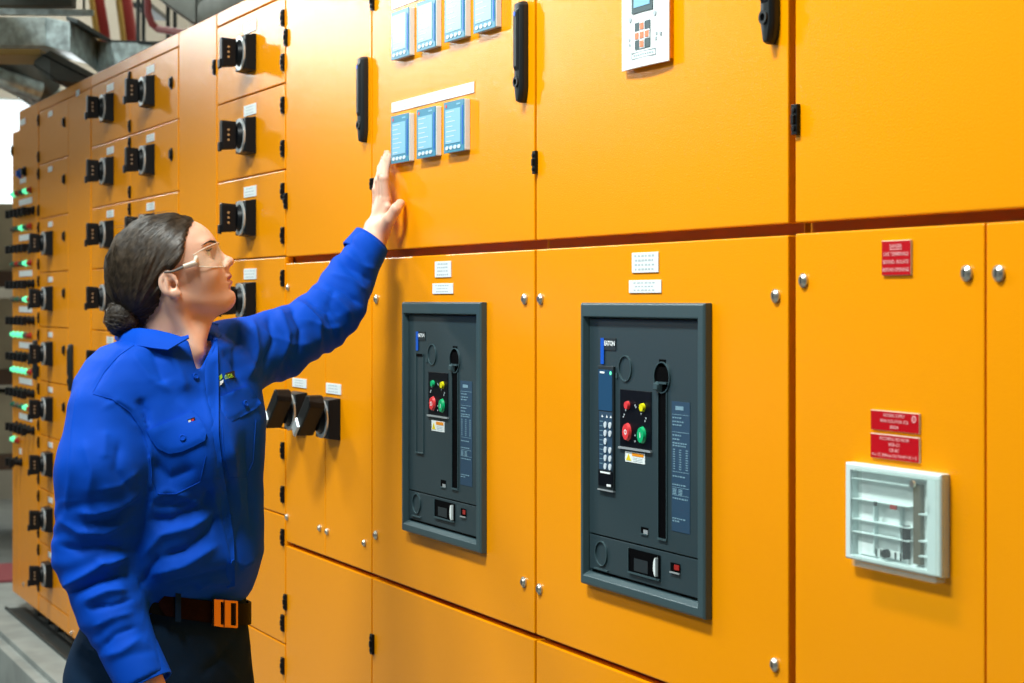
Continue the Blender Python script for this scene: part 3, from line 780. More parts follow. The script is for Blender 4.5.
        for row in range(10): q.wbox(X0+w*0.14, X0+w*0.34, Z1-h*(0.45+0.038*row)-0.0006, Z1-h*(0.45+0.038*row)+0.0006, f+0.0005, f+0.0007)
        q.build('small_print', 'data_ink', tu)
        MB().wbox(X0+w*0.06, X1-w*0.02, Z0+h*0.03, Z0+h*0.15, f, f+0.0010).build('port', 'panel_black', tu)
        MB().wbox(X0+w*0.22, X1-w*0.14, Z1-h*0.868, Z1-h*0.855, f+0.001, f+0.002).wbox(X0+w*0.64, X1-w*0.1, Z0+h*0.03, Z0+h*0.048, f+0.0011, f+0.002).build('port_marking', 'white_ink', tu)
        MB().wbox(X0, X1, Z0-0.0022, Z0-0.0002, FP, FP+0.005).build('ledge', 'silver_ring', tu)
    else:
        a, b, c, e = spec['groove']; X0, Z1 = pt(a, b); X1, Z0 = pt(c, e)
        MB().wbox(X0, X0+0.0016, Z0, Z1, FP, FP+0.002).wbox(X1-0.0016, X1, Z0, Z1, FP, FP+0.002).wbox(X0, X1, Z0-0.002, Z0, FP, FP+0.0035).build('groove_rim', 'bezel_grey', r)
        MB().wbox(X0, X1, Z1-0.006, Z1-0.001, FP+0.0001, FP+0.0012).build('groove_top', 'dark_slot', r)
breaker(B1, 'smaller recessed circuit breaker without a display in a dark grey bezel', dict(
    logo=(418.0, 331.5, 425.5, 340.5), ring=(432.4, 354.5), cup=(455.2, 360.5), slot=(452.6, 458.4, 487.5), panel=(429.0, 371.5, 448.4, 417.0),
    warn=(431.8, 420.0, 444.6, 432.5), data=(460.6, 380.5, 472.3, 487.0), seam=(410.5, 490.0), tiny=(441.0, 479.5, 446.0, 487.5), crank=(435.0, 499.0, 455.0, 521.5),
    red=(461.0, 508.0, 466.2, 517.0), low=(416.6, 503.5), small='green_button', groove=(416.5, 353.0, 424.0, 453.0)))
breaker(B2, 'larger recessed circuit breaker with a keypad trip unit and display in a dark grey bezel', dict(
    logo=(603.5, 338.0, 616.3, 350.5), ring=(625.6, 368.4), cup=(662.6, 377.5), slot=(659.2, 667.2, 537.5), panel=(620.8, 389.0, 651.8, 450.5),
    warn=(625.4, 451.0, 645.2, 464.5), data=(672.0, 401.0, 690.2, 534.5), seam=(592.0, 533.5), tiny=(641.2, 526.5, 648.4, 534.5), crank=(629.2, 547.8, 660.4, 579.5),
    red=(670.8, 562.0, 680.2, 573.5), low=(601.4, 553.5), small='red_button', trip=(600.2, 365.5, 615.5, 491.0)))

# ------------------------------------------------------------------ red signs
def sign(px0, py0, px1, py1, label, rows, und=False, stamp=False, hs=0.0042):
    p = 0.003
    A_ = P(px0, py0, p); B_ = P(px1, py1, p); x0, x1, z1, z0 = A_.x, B_.x, A_.z, B_.z
    r = empty('warning_sign', ((x0+x1)/2, 0, z0), label, 'sign', 'red engraved signs')
    MB().wbox(x0, x1, z0, z1, 0.0003, p-0.0003).build('backing', 'sign_edge', r)
    MB().wbox(x0+0.0003, x1-0.0003, z0+0.0003, z1-0.0008, p-0.0002, p).build('face', 'red_sign', r)
    mb = MB(); w = x1-x0; h = z1-z0
    for i, (t, fw_) in enumerate(rows):
        zz = z1 - h*(i+0.72)/(len(rows)+0.45)
        letters(mb, t, (x0+x1)/2, zz, hs, p+0.0004, width=w*fw_, bold=0.00006)
        if und and i == 0: mb.wbox((x0+x1)/2-w*fw_/2, (x0+x1)/2+w*fw_/2, zz-hs*0.95, zz-hs*0.75, p+0.0001, p+0.0004)
    if stamp:
        cx, cz = x1-w*0.10, z1-h*0.30
        mb.ring(cx, cz, h*0.18, h*0.12, p+0.0001, p+0.0004, 18); letters(mb, 'N', cx, cz, h*0.16, p+0.0004)
    mb.build('lettering', 'sign_ink', r)
sign(881.6, 241.0, 910.6, 275.0, 'square red danger sign high on the nearest door', [('DANGER', 0.42), ('LIVE TERMINALS', 0.86), ('BEHIND. ISOLATE', 0.88), ('BEFORE OPENING', 0.90)], und=True, hs=0.0047)
sign(870.6, 409.5, 919.0, 434.2, 'upper of the two wide red signs over the relay case', [('NORMAL SUPPLY', 0.44), ('MAIN ISOLATOR ATB', 0.58), ('8004', 0.17)], stamp=True, hs=0.0040)
sign(870.4, 432.8, 919.0, 463.3, 'lower of the two wide red signs, with four lines of text', [('INCOMING FED FROM', 0.60), ('MSB-C1', 0.22), ('CB 8C', 0.20), ('4 x 1C 500mm CU N+4F+1E + E', 0.92)], hs=0.0040)

# ------------------------------------------------------------------ clear fronted relay case
pfl = 0.014
a = P(844.8, 461.8, pfl); b = P(940.5, 474, pfl); x0, x1 = a.x, b.x; z1 = a.z; z0 = P(844.8, 558.0, pfl).z
r = empty('relay_case', ((x0+x1)/2, 0, z0), 'pale mint relay case with a clear cover below the red signs', 'relay')
w, h = x1-x0, z1-z0
ix0, ix1, iz0, iz1 = x0+w*0.06, x1-w*0.135, z0+h*0.05, z1-h*0.075
vs = []; fs = []
def rr4(a_, b_, c_, d_): return [(a_, c_), (b_, c_), (b_, d_), (a_, d_)]
for pts, p in ((rr4(x0, x1, z0, z1), 0.0003), (rr4(x0, x1, z0, z1), pfl-0.002), (rr4(x0+0.002, x1-0.002, z0+0.002, z1-0.002), pfl), (rr4(ix0, ix1, iz0, iz1), pfl), (rr4(ix0, ix1, iz0, iz1), 0.0003)): vs += [(x, -p, z) for x, z in pts]
for k in range(5):
    l = (k+1) % 5
    for i in range(4):
        j = (i+1) % 4; fs.append((k*4+i, k*4+j, l*4+j, l*4+i))
MB().add(vs, fs).build('flange', 'case_mint', r, bevel=0.0008)
MB().wbox(ix0, ix1, iz0, iz1, 0.0004, 0.002).build('back_plate', 'case_inner', r)
iw, ih = ix1-ix0, iz1-iz0
def ib(u0, u1, v0, v1, p0, p1, nm, m): return MB().wbox(ix0+iw*u0, ix0+iw*u1, iz0+ih*v0, iz0+ih*v1, p0, p1).build(nm, m, r)
ib(0.78, 0.87, 0.03, 0.93, 0.0021, 0.008, 'terminal_strip', 'strip_brown')
ib(0.66, 0.695, 0.06, 0.44, 0.0021, 0.010, 'black_bar', 'black_plastic')
for v_ in (0.90, 0.66, 0.42, 0.27): ib(0.0, 0.76, v_, v_+0.010, 0.0021, 0.012, 'shelf', 'case_mint')
for v_ in (0.60, 0.30, 0.13): ib(0.88, 0.99, v_, v_+0.014, 0.0021, 0.012, 'shelf', 'case_mint')
for u_ in (0.26, 0.60): ib(u_, u_+0.014, 0.05, 0.66, 0.0021, 0.008, 'divider', 'case_mint')
ib(0.54, 0.62, 0.615, 0.665, 0.0125, 0.015, 'red_tag', 'lamp_red')
ib(0.32, 0.355, 0.62, 0.67, 0.0125, 0.014, 'grey_tag', 'dark_steel')
ib(0.04, 0.28, 0.02, 0.16, 0.0021, 0.006, 'component', 'panel_white'); ib(0.32, 0.64, 0.04, 0.12, 0.0021, 0.007, 'component', 'panel_white')
cx, cz = ix0+iw*0.45, iz0+ih*0.085
MB().disc(cx, cz, 0.0055, 0.0075, 0.013, 16).build('knob', 'black_plastic', r, smooth=True)
for u_ in (0.30, 0.36, 0.55, 0.62): ib(u_, u_+0.008, 0.03, 0.12, 0.0075, 0.009, 'pin', 'dark_steel')
cvx0, cvx1, cvz0, cvz1 = P(851.5, HOR, 0.0285).x, P(935.0, HOR, 0.0285).x, z0-0.004, iz1+0.004
MB().wbox(cvx0, cvx1, cvz0, cvz1, 0.0265, 0.0285).build('clear_cover', 'clear_cover', r)
cw = MB().wbox(cvx0, cvx0+0.002, cvz0, cvz1, pfl+0.0002, 0.0263).wbox(cvx1-0.002, cvx1, cvz0, cvz1, pfl+0.0002, 0.0263).wbox(cvx0+0.002, cvx1-0.002, cvz1-0.002, cvz1, pfl+0.0002, 0.0263).wbox(cvx0+0.002, cvx1-0.002, cvz0, cvz0+0.002, pfl+0.0002, 0.0263)
cw.build('cover_walls', 'clear_cover', r)
MB().disc(ix1-0.006, iz1-0.004, 0.0042, 0.0287, 0.0315, 14).build('cover_screw', 'steel', r, smooth=True)

# ------------------------------------------------------------------ ducts, tray and pipes overhead
def duct(name, rows, depth, m, parent=None, off=(0, 0, 0)):
    """rows: (px, py_top, py_bottom, Z); a rectangular duct with a slanting run"""
    top = []; n = len(rows)
    vs = []
    for (px, t, b, Z) in rows:
        A_ = W(px, t, Z); B_ = W(px, b, Z)
        vs += [A_, B_, B_ + FW*depth, A_ + FW*depth]
    fs = []
    for i in range(n-1):
        for k in range(4):
            l = (k+1) % 4; fs.append((i*4+k, i*4+l, (i+1)*4+l, (i+1)*4+k))
    fs += [(0, 1, 2, 3), ((n-1)*4+3, (n-1)*4+2, (n-1)*4+1, (n-1)*4)]
    return MB().add(vs, fs).build(name, m, parent, bevel=0.004)
q = W(50, 46, 7.9)
dt = empty('ventilation_duct', q, 'large galvanised duct bending down behind the cabinet tops', 'duct')
duct('duct_run', [(-140, 16, 45, 7.3), (46, 17, 46, 7.75)], 0.45, 'galvanised', dt)
duct('bend', [(46.2, 17, 46, 7.75), (70, 22, 52, 7.72)], 0.45, 'galvanised', dt)
duct('slanted_run', [(70.2, 22, 52, 7.72), (97, 40, 72, 8.1)], 0.45, 'galvanised', dt)
duct('bend', [(97.2, 40, 73, 8.1), (106, 42, 80, 8.0)], 0.45, 'galvanised', dt)
duct('duct_run', [(106.2, 42, 84, 8.0), (190, 44, 96, 7.6)], 0.45, 'galvanised', dt)
duct('flange', [(66, 15.5, 20, 7.68), (78, 19, 24, 7.68), (112, 40, 44, 8.0), (190, 42, 46, 7.55)], 0.5, 'dark_steel', dt)
q = W(60, 75, 7.2)
d2 = empty('ventilation_duct', q, 'smaller grey duct slanting down under the large galvanised one', 'duct')
duct('duct_run', [(-60, 48, 54, 7.0), (40, 48.5, 55, 7.0)], 0.3, 'pipe_yellow_and_reflection', d2)  # ochre strip painting the orange reflection on the large duct's underside
duct('slanted_run', [(34, 60, 66, 7.0), (50, 50, 80, 7.0), (96, 75, 84, 7.05)], 0.3, 'dark_duct', d2)
duct('seam', [(42, 53.5, 55, 6.98), (88, 77, 78.5, 7.02)], 0.01, 'black_plastic', d2)
duct('seam', [(33, 63, 64, 6.98), (68, 87, 88, 7.0)], 0.01, 'black_plastic', d2)
q = W(10, 90, 7.9)
el = empty('ventilation_duct', q, 'lowest galvanised duct elbow at the far left above the window', 'duct')
pts = [W(-70, 62, 8.6), W(-30, 62, 8.6), W(0, 68, 8.6), W(25, 82, 8.65), W(60, 108, 8.9), W(95, 138, 9.2)]
MB().tube(pts, [0.085, 0.085, 0.085, 0.08, 0.075, 0.07], 20).build('elbow', 'galvanised', el, smooth=True)
MB().tube([W(-70, 74, 8.3), W(0, 78, 8.3), W(40, 92, 8.4)], 0.045, 16).build('branch', 'galvanised', el, smooth=True)
MB().tube([W(2, 55, 8.4), W(26, 62, 8.4), W(46, 92, 8.5)], 0.075, 20).build('spigot', 'dark_duct', el, smooth=True)
q = W(40, 12, 6.6)
tr = empty('cable_tray', q, 'galvanised cable tray crossing above the ducts at the top left', 'tray')
duct('side_rail', [(-80, 6, 14.5, 6.5), (93, 9.5, 15.5, 6.6)], 0.02, 'galvanised', tr)
duct('base', [(-80, -40, 5.5, 6.56), (72, -40, 6.0, 6.62)], 0.07, 'dark_duct', tr)
MB().box(-9.6, -4.9, -0.60, -0.12, 2.64, 2.68).box(-9.6, -4.9, -0.615, -0.601, 2.64, 2.74).box(-9.6, -4.9, -0.119, -0.105, 2.64, 2.74).build('added_shade_run', 'galvanised', tr)  # unseen run added to shade the upper left cabinets
MB().tube([W(84, 9, 6.61), W(84, -260, 6.61)], 0.006, 8).build('hanger', 'steel', tr)
sd = empty('ventilation_duct', W(200, 5, 5.2), 'dark boarded duct over the cabinet tops near the single switch column', 'duct')
duct('duct_run', [(150, -34, -8, 7.0), (192, -8, 22, 7.0), (196, -16, 24, 7.0)], 0.3, 'dark_duct', sd)
duct('duct_run', [(197, -30, 24, 6.9), (275, -75, 5, 6.2)], 0.3, 'dark_duct', sd)
for k, (x_, r_, m_) in enumerate(((0, 0.045, 'pipe_red'), (27, 0.05, 'pipe_red'))):
    o = MB().tube([W(93+x_, -60, 11.2), W(97+x_, 0, 11.2), W(102.5+x_ , 32+k*8, 11.3), W(108+x_*1.0, 90, 11.4)], r_, 14).build('fire_pipe', m_, smooth=True)
    tag(o, ('left' if k == 0 else 'right') + ' thick red pipe running down the beige wall behind the ducts', 'pipe', 'red pipes on the beige wall')
    o = MB().tube([W(88.5+x_, -60, 11.1), W(91.5+x_, 0, 11.1), W(96.5+x_, 32+k*8, 11.2), W(103+x_, 90, 11.3)], 0.018, 12).build('conduit', 'pipe_yellow_and_reflection', smooth=True)
    tag(o, 'ochre conduit beside the %s thick red pipe' % ('left' if k == 0 else 'right'), 'pipe', 'ochre conduits on the beige wall')
sp = MB().tube([W(147, -30, 10.0), W(148, 13, 10), W(152, 24, 10), W(158, 29, 10), W(190, 34, 9.8)], 0.02, 12)
tag(sp.build('sprinkler_pipe', 'pipe_red', smooth=True), 'thin red sprinkler pipe with a bend above the cabinet tops', 'pipe')
for k, px in enumerate((138, 143.5, 168, 175)):
    o = MB().tube([W(px, -60, 10.4), W(px, 60, 10.4)], 0.012, 8).build('hanger_rod', 'dark_steel', smooth=True)
    tag(o, '%s of four thin hanger rods above the cabinet tops' % ('leftmost', 'second', 'third', 'rightmost')[k], 'rod', 'thin hanger rods')
ry = MB()
for k in range(3):
    A_ = W(128, 5+k*1.5, 10.6); 
hg = duct('cable_ladder', [(133, 2, 7, 10.7), (152, 3, 8.5, 10.7)], 0.5, 'dark_steel'); tag(hg, 'short dark cable ladder hanging beside the right red pipe', 'tray')

# ------------------------------------------------------------------ the person
def nv(v): return np.array((v[0], v[1], v[2]), dtype=np.float32)
class Field:
    """signed distance grid around a box; shapes are blended in with a smooth minimum and meshed with surface nets"""
    def __init__(s, lo, hi, h):
        s.lo = np.array(lo, dtype=np.float32); s.h = h
        s.n = np.ceil((np.array(hi) - s.lo) / h).astype(int) + 1
        ax = [s.lo[i] + h*np.arange(s.n[i], dtype=np.float32) for i in range(3)]
        s.X, s.Y, s.Z = np.meshgrid(*ax, indexing='ij', sparse=False)
        s.d = np.full(s.X.shape, 1.0, dtype=np.float32)
    def smin(s, a, b, k):
        if k <= 0: return np.minimum(a, b)
        t = np.clip(0.5 + 0.5*(b-a)/k, 0, 1); return b + (a-b)*t - k*t*(1-t)
    def smax(s, a, b, k): return -s.smin(-a, -b, k)
    def add(s, e, k=0.01): s.d = s.smin(s.d, e, k)
    def cut(s, e, k=0.004): s.d = s.smax(s.d, -e, k)
    def keep(s, e, k=0.004): s.d = s.smax(s.d, e, k)
    def cone(s, a, b, ra, rb):
        a = nv(a); b = nv(b); ab = b-a; L = float(ab @ ab)
        px, py, pz = s.X-a[0], s.Y-a[1], s.Z-a[2]
        t = np.clip((px*ab[0] + py*ab[1] + pz*ab[2])/L, 0, 1)
        return np.sqrt((px-t*ab[0])**2 + (py-t*ab[1])**2 + (pz-t*ab[2])**2) - (ra + (rb-ra)*t)
    def ell(s, c, axes, r):
        """ellipsoid, axes = three unit vectors, r = three radii"""
        c = nv(c); px, py, pz = s.X-c[0], s.Y-c[1], s.Z-c[2]
        q = [(px*a[0] + py*a[1] + pz*a[2]) for a in axes]
        k0 = np.sqrt(sum((q[i]/r[i])**2 for i in range(3))) + 1e-6
        k1 = np.sqrt(sum((q[i]/(r[i]*r[i]))**2 for i in range(3))) + 1e-6
        return k0*(k0-1.0)/k1
    def plane(s, c, n):
        c = nv(c); n = Vector(n).normalized()
        return (s.X-c[0])*n[0] + (s.Y-c[1])*n[1] + (s.Z-c[2])*n[2]
    def loft(s, levels, e=2.2):
        """levels from top to bottom: (z, cx, cy, a, b, t degrees)"""
        L = sorted(levels); zs = [l[0] for l in L]
        f = [np.interp(s.Z[0, 0, :], zs, [l[i] for l in L]).astype(np.float32)[None, None, :] for i in range(1, 6)]
        t = np.radians(f[4]); c, q = np.cos(t), np.sin(t)
        sx, sy = c*RT.x + q*FW.x, c*RT.y + q*FW.y
        nx, ny = q*RT.x - c*FW.x, q*RT.y - c*FW.y
        dx, dy = s.X-f[0], s.Y-f[1]
        u = np.abs(dx*sx + dy*sy)/f[2]; v = np.abs(dx*nx + dy*ny)/f[3]
        d = ((u**e + v**e)**(1.0/e) - 1.0)*np.minimum(f[2], f[3])
        return np.maximum(d, np.maximum(s.Z - zs[-1], zs[0] - s.Z)).astype(np.float32)
    def nets(s):
        d = s.d; neg = d < 0; nx, ny, nz = d.shape
        c = [(i, j, k) for i in (0, 1) for j in (0, 1) for k in (0, 1)]
        sub = lambda a, i, j, k: a[i:nx-1+i, j:ny-1+j, k:nz-1+k]
        cnt = sum(sub(neg, *q).astype(np.int8) for q in c)
        act = (cnt > 0) & (cnt < 8)
        idx = np.argwhere(act); vid = -np.ones(act.shape, dtype=np.int64); vid[tuple(idx.T)] = np.arange(len(idx))
        val = np.stack([d[idx[:, 0]+q[0], idx[:, 1]+q[1], idx[:, 2]+q[2]] for q in c], 1)
        acc = np.zeros((len(idx), 3)); n = np.zeros(len(idx))
        for a in range(8):
            for b in range(a+1, 8):
                if sum(abs(c[a][i]-c[b][i]) for i in range(3)) != 1: continue
                va, vb = val[:, a], val[:, b]; m = (va < 0) != (vb < 0)
                t = np.where(m, va/(va-vb+1e-12), 0)
                p = np.array(c[a])[None, :] + t[:, None]*(np.array(c[b])-np.array(c[a]))[None, :]
                acc[m] += p[m]; n[m] += 1
        V = (idx + acc/n[:, None])*s.h + s.lo
        Fs = []
        for ax in range(3):
            o = [(0, 1, 1), (1, 0, 1), (1, 1, 0)][ax]
            sl0 = tuple(slice(0+o[i], None if i != ax else -1) if o[i] else slice(0, (-1 if i == ax else None)) for i in range(3))
            a0 = [slice(None)]*3; a1 = [slice(None)]*3
            a0[ax] = slice(0, -1); a1[ax] = slice(1, None)
            ch = neg[tuple(a0)] != neg[tuple(a1)]
            e = np.argwhere(ch); inside = neg[tuple(a0)][tuple(e.T)]
            u, v = [(1, 2), (2, 0), (0, 1)][ax]
            ok = (e[:, u] > 0) & (e[:, v] > 0) & (e[:, u] < d.shape[u]-1) & (e[:, v] < d.shape[v]-1)
            e = e[ok]; inside = inside[ok]
            def g(du, dv):
                q = e.copy(); q[:, u] -= du; q[:, v] -= dv; return vid[tuple(q.T)]
            quad = np.stack([g(1, 1), g(0, 1), g(0, 0), g(1, 0)], 1)
            quad[~inside] = quad[~inside][:, ::-1]
            Fs.append(quad)
        return V, np.concatenate(Fs)
def relax(V, Q, it=2, lam=0.5):
    E = np.concatenate([Q[:, [0, 1]], Q[:, [1, 2]], Q[:, [2, 3]], Q[:, [3, 0]]])
    for _ in range(it):
        acc = np.zeros_like(V); n = np.zeros(len(V))
        for a, b in ((0, 1), (1, 0)):
            for i in range(3): acc[:, i] += np.bincount(E[:, a], V[E[:, b], i], len(V))
            n += np.bincount(E[:, a], minlength=len(V))
        V = V + lam*(acc/np.maximum(n, 1)[:, None] - V)
    return V
def normals(V, Q):
    fn = np.cross(V[Q[:, 2]]-V[Q[:, 0]], V[Q[:, 3]]-V[Q[:, 1]])
    N = np.zeros_like(V)
    for k in range(4):
        for i in range(3): N[:, i] += np.bincount(Q[:, k], fn[:, i], len(V))
    return N/(np.linalg.norm(N, axis=1, keepdims=True)+1e-12)
def to_px(V):
    d = V - np.array(CAM); z = d @ np.array(FW); x = d @ np.array(RT); y = d[:, 2]
    return 512 + F_PX*x/z, HOR - F_PX*y/z, z
def np_mesh(name, V, Q, m, parent, origin, smooth=True, tri=False):
    me = bpy.data.meshes.new(name); V = V - np.array(origin)
    me.vertices.add(len(V)); me.vertices.foreach_set('co', V.astype(np.float32).ravel())
    k = Q.shape[1]
    me.loops.add(Q.size); me.loops.foreach_set('vertex_index', Q.astype(np.int32).ravel())
    me.polygons.add(len(Q)); me.polygons.foreach_set('loop_start', np.arange(0, Q.size, k, dtype=np.int32))
    me.update(calc_edges=True); me.validate()
    me.polygons.foreach_set('use_smooth', np.ones(len(me.polygons), dtype=bool))
    me.materials.append(M[m])
    return link(name, me, origin, parent)
def vnoise(V, scale, seed=0):
    """smooth value noise in -1..1"""
    rg = np.random.RandomState(seed); T = rg.rand(32, 32, 32).astype(np.float32)*2-1
    q = V*scale + 100.0; i = np.floor(q).astype(int); f = q-i; f = f*f*(3-2*f); out = 0
    for a in (0, 1):
        for b in (0, 1):
            for c in (0, 1):
                w = (f[:, 0] if a else 1-f[:, 0])*(f[:, 1] if b else 1-f[:, 1])*(f[:, 2] if c else 1-f[:, 2])
                out = out + w*T[(i[:, 0]+a) % 32, (i[:, 1]+b) % 32, (i[:, 2]+c) % 32]
    return out

# materials of the person
def cloth_mat(name, color, rough, wscale, sheen=0.3, bump=0.25):
    m = mat(name, color, rough, noise=0.10, nscale=9, bump=bump, bscale=wscale, sheen=sheen, spec=0.1); return m
cloth_mat('shirt_blue', (0.0, 0.060, 0.48), 0.70, 900, 0.0)
cloth_mat('shirt_blue_flap', (0.0, 0.064, 0.51), 0.70, 900, 0.0)
cloth_mat('denim', (0.004, 0.018, 0.046), 0.85, 700, 0.0)
m = mat('skin', (0.78, 0.47, 0.34), 0.46, noise=0.10, nscale=26, bump=0.08, bscale=600, spec=0.4)
m.node_tree.nodes['Principled BSDF'].inputs['Subsurface Weight'].default_value = 0.12
m.node_tree.nodes['Principled BSDF'].inputs['Subsurface Radius'].default_value = (0.012, 0.004, 0.002)
mat('lips', (0.50, 0.17, 0.14), 0.42)
mat('nail', (0.72, 0.45, 0.36), 0.3)
mat('hair_brown', (0.026, 0.018, 0.012), 0.55, noise=0.5, nscale=60, stretch=(1, 1, 3), bump=0.3, bscale=300, spec=0.35)
mat('hair_strand', (0.075, 0.052, 0.032), 0.42, spec=0.45, noise=0.6, nscale=90)
mat('eye_white', (0.75, 0.72, 0.70), 0.2)
mat('iris', (0.05, 0.035, 0.03), 0.15)
mat('belt_leather', (0.004, 0.004, 0.004), 0.5, spec=0.05, bump=0.2, bscale=300)
mat('belt_brown', (0.008, 0.002, 0.002), 0.5, spec=0.05, bump=0.2, bscale=300)
mat('buckle_copper', (0.72, 0.36, 0.16), 0.28, 0.9)
mat('stitch', (0.16, 0.11, 0.08), 0.7)
mat('patch_black', (0.006, 0.010, 0.010), 0.6)
mat('patch_lime', (0.35, 0.62, 0.03), 0.6)
mat('hair_tie', (0.45, 0.16, 0.03), 0.6)
mat('shoe_black', (0.012, 0.012, 0.013), 0.5)

PB = W(168, 600, 3.25); PB = Vector((PB.x, PB.y, 0.0))
person = empty('person', PB, 'person in a blue work shirt and dark jeans reaching up to touch a meter', 'person')

ZB = 3.25
def lv(py, px, a, b, t, Z=ZB):
    q = W(px, py, Z); return (q.z, q.x, q.y, a, b, t)

# ---------------- head (local axes: forward, side towards the camera, up)
PITCH = math.radians(20); YAW = math.radians(-3)
fx = (RT*math.cos(YAW) - FW*math.sin(YAW)).normalized()
HF = (fx*math.cos(PITCH) + UP*math.sin(PITCH)).normalized()
HS = fx.cross(UP).normalized()                     # her right side, towards the camera
if HS.dot(FW) > 0: HS = -HS
HU = HS.cross(HF).normalized()
if HU.z < 0: HU = -HU
# the tragus is seen at (172, 283); head centre lies 0.073 further from the camera
HO = W(172, 283, 3.17) - HS*0.073
def H(x, y, z):
    t = min(1.0, max(0.0, (x-0.04)/0.04)); t = t*t*(3-2*t)
    c = min(1.0, max(0.0, (-0.03-z)/0.025))
    return HO + HF*(x - 0.0055*t - 0.0050*t*c) + HS*y + HU*z
AX = (HF, HS, HU)
def rotax(ang):
    c, q = math.cos(ang), math.sin(ang); return (HF*c + HU*q, HS, HU*c - HF*q)
def bounds(pts, pad):
    a = np.array([tuple(p) for p in pts]); return a.min(0)-pad, a.max(0)+pad
lo, hi = bounds([H(-0.10, 0, 0), H(0.11, 0, 0), H(0, 0.08, 0), H(0, -0.08, 0), H(0, 0, 0.12), W(180, 395, 3.25)], 0.04)
fd = Field(lo, hi, 0.0023)
def E(x, y, z, rx, ry, rz, ang=0.0): return fd.ell(H(x, y, z), rotax(ang), (rx, ry, rz))
fd.d = E(-0.012, 0, 0.044, 0.091, 0.072, 0.075)
fd.add(E(0.030, 0, 0.050, 0.055, 0.060, 0.050), 0.02)
fd.add(E(0.040, 0, -0.004, 0.046, 0.052, 0.066), 0.03)
for s_ in (1, -1):
    fd.add(fd.cone(H(0.000, s_*0.049, -0.030), H(0.066, s_*0.016, -0.056), 0.014, 0.013), 0.030)
    fd.add(E(0.050, s_*0.036, -0.003, 0.028, 0.020, 0.026), 0.020)
    fd.add(E(0.074, s_*0.022, 0.047, 0.0105, 0.024, 0.0060, 0.1), 0.012)
fd.add(E(0.080, 0, -0.0545, 0.0165, 0.019, 0.0150), 0.016)
fd.add(E(0.070, 0, -0.024, 0.0235, 0.030, 0.024), 0.014)
for s_ in (1, -1): fd.cut(E(0.0925, s_*0.030, 0.029, 0.0185, 0.019, 0.0125), 0.012)
for s_ in (1, -1):
    fd.add(E(0.0665, s_*0.031, 0.0295, 0.0142, 0.0142, 0.0142), 0.004)
    fd.cut(E(0.0815, s_*0.033, 0.0290, 0.0085, 0.0150, 0.0042, 0.12), 0.0015)
fd.add(fd.cone(H(0.0790, 0, 0.037), H(0.1000, 0, 0.0085), 0.0062, 0.0078), 0.008)
fd.add(E(0.1025, 0, 0.0050, 0.0098, 0.0100, 0.0085), 0.005)
for s_ in (1, -1):
    fd.add(E(0.0930, s_*0.0115, -0.0005, 0.0095, 0.0062, 0.0072), 0.004)
    fd.cut(E(0.0985, s_*0.0060, -0.0080, 0.0052, 0.0030, 0.0040), 0.0015)
fd.add(fd.cone(H(0.0945, 0, -0.0055), H(0.0925, 0, -0.0150), 0.0045, 0.0052), 0.006)
fd.add(E(0.0890, 0, -0.0195, 0.0105, 0.0215, 0.0052, 0.10), 0.004)
fd.add(E(0.0870, 0, -0.0292, 0.0102, 0.0190, 0.0058, -0.05), 0.004)
fd.cut(E(0.0985, 0, -0.0246, 0.0130, 0.0270, 0.0010, 0.06), 0.0025)
fd.cut(E(0.0960, 0, -0.0400, 0.0080, 0.0180, 0.0040), 0.006)
# ears
ea = -0.12
for s_ in (1, -1):
    fd.add(E(-0.006, s_*0.0735, 0.002, 0.0175, 0.0060, 0.0245, ea), 0.003)
    fd.add(E(0.0005, s_*0.0720, -0.0200, 0.0095, 0.0052, 0.0085, ea), 0.004)
    fd.cut(E(-0.0045, s_*0.0805, 0.0015, 0.0112, 0.0070, 0.0165, ea), 0.0020)
    fd.cut(E(0.0005, s_*0.0760, -0.0035, 0.0060, 0.0090, 0.0080, ea), 0.0020)
    fd.add(E(-0.0080, s_*0.0765, 0.0005, 0.0030, 0.0028, 0.0130, ea), 0.003)
    fd.add(E(0.0085, s_*0.0740, -0.0030, 0.0030, 0.0034, 0.0052, ea), 0.002)
# neck
fd.add(fd.cone(H(-0.020, 0, -0.020), W(172, 352, 3.26), 0.053, 0.060), 0.020)
fd.add(fd.cone(H(-0.012, 0.047, -0.030), W(197, 352, 3.20), 0.011, 0.009), 0.020)
fd.add(fd.cone(H(0.025, 0, -0.060), W(192, 350, 3.21), 0.020, 0.020), 0.020)
fd.add(fd.ell(W(180, 385, 3.245), (RT, FW, UP), (0.070, 0.075, 0.060)), 0.03)
hV, hQ = fd.nets(); hV = relax(hV, hQ, 1, 0.4)
# ---------------- chest under the open collar, arms down to the hands (one surface per region, joined into one body mesh)
lo, hi = bounds([W(60, 330, 3.0), W(270, 700, 3.6), W(90, 640, 2.98), W(400, 220, 3.84)], 0.02)
TZ = 3.25
torso_levels = [(z_, x_, y_, a_*0.90, b_*0.82, t_) for z_, x_, y_, a_, b_, t_ in [lv(341, 178, 0.070, 0.055, 40), lv(352, 172, 0.125, 0.080, 40), lv(375, 169, 0.160, 0.095, 40), lv(425, 170, 0.158, 0.115, 40),
                lv(470, 170, 0.145, 0.115, 41), lv(530, 170, 0.140, 0.110, 43), lv(590, 168, 0.138, 0.100, 45), lv(640, 162, 0.150, 0.110, 46)]]
lo, hi = bounds([W(75, 340, 3.1), W(265, 640, 3.4), W(100, 480, 3.0)], 0.06)
fd = Field(lo, hi, 0.008)
fd.d = fd.loft(torso_levels)
SR = W(97, 403, 3.13); ER = W(94, 556, 3.13); WR = W(152, 690, 3.045)
SL = W(238, 357, 3.38); EL = W(318, 323, 3.58); WL = P(374.5, 240, 0.047)
bV, bQ = fd.nets()
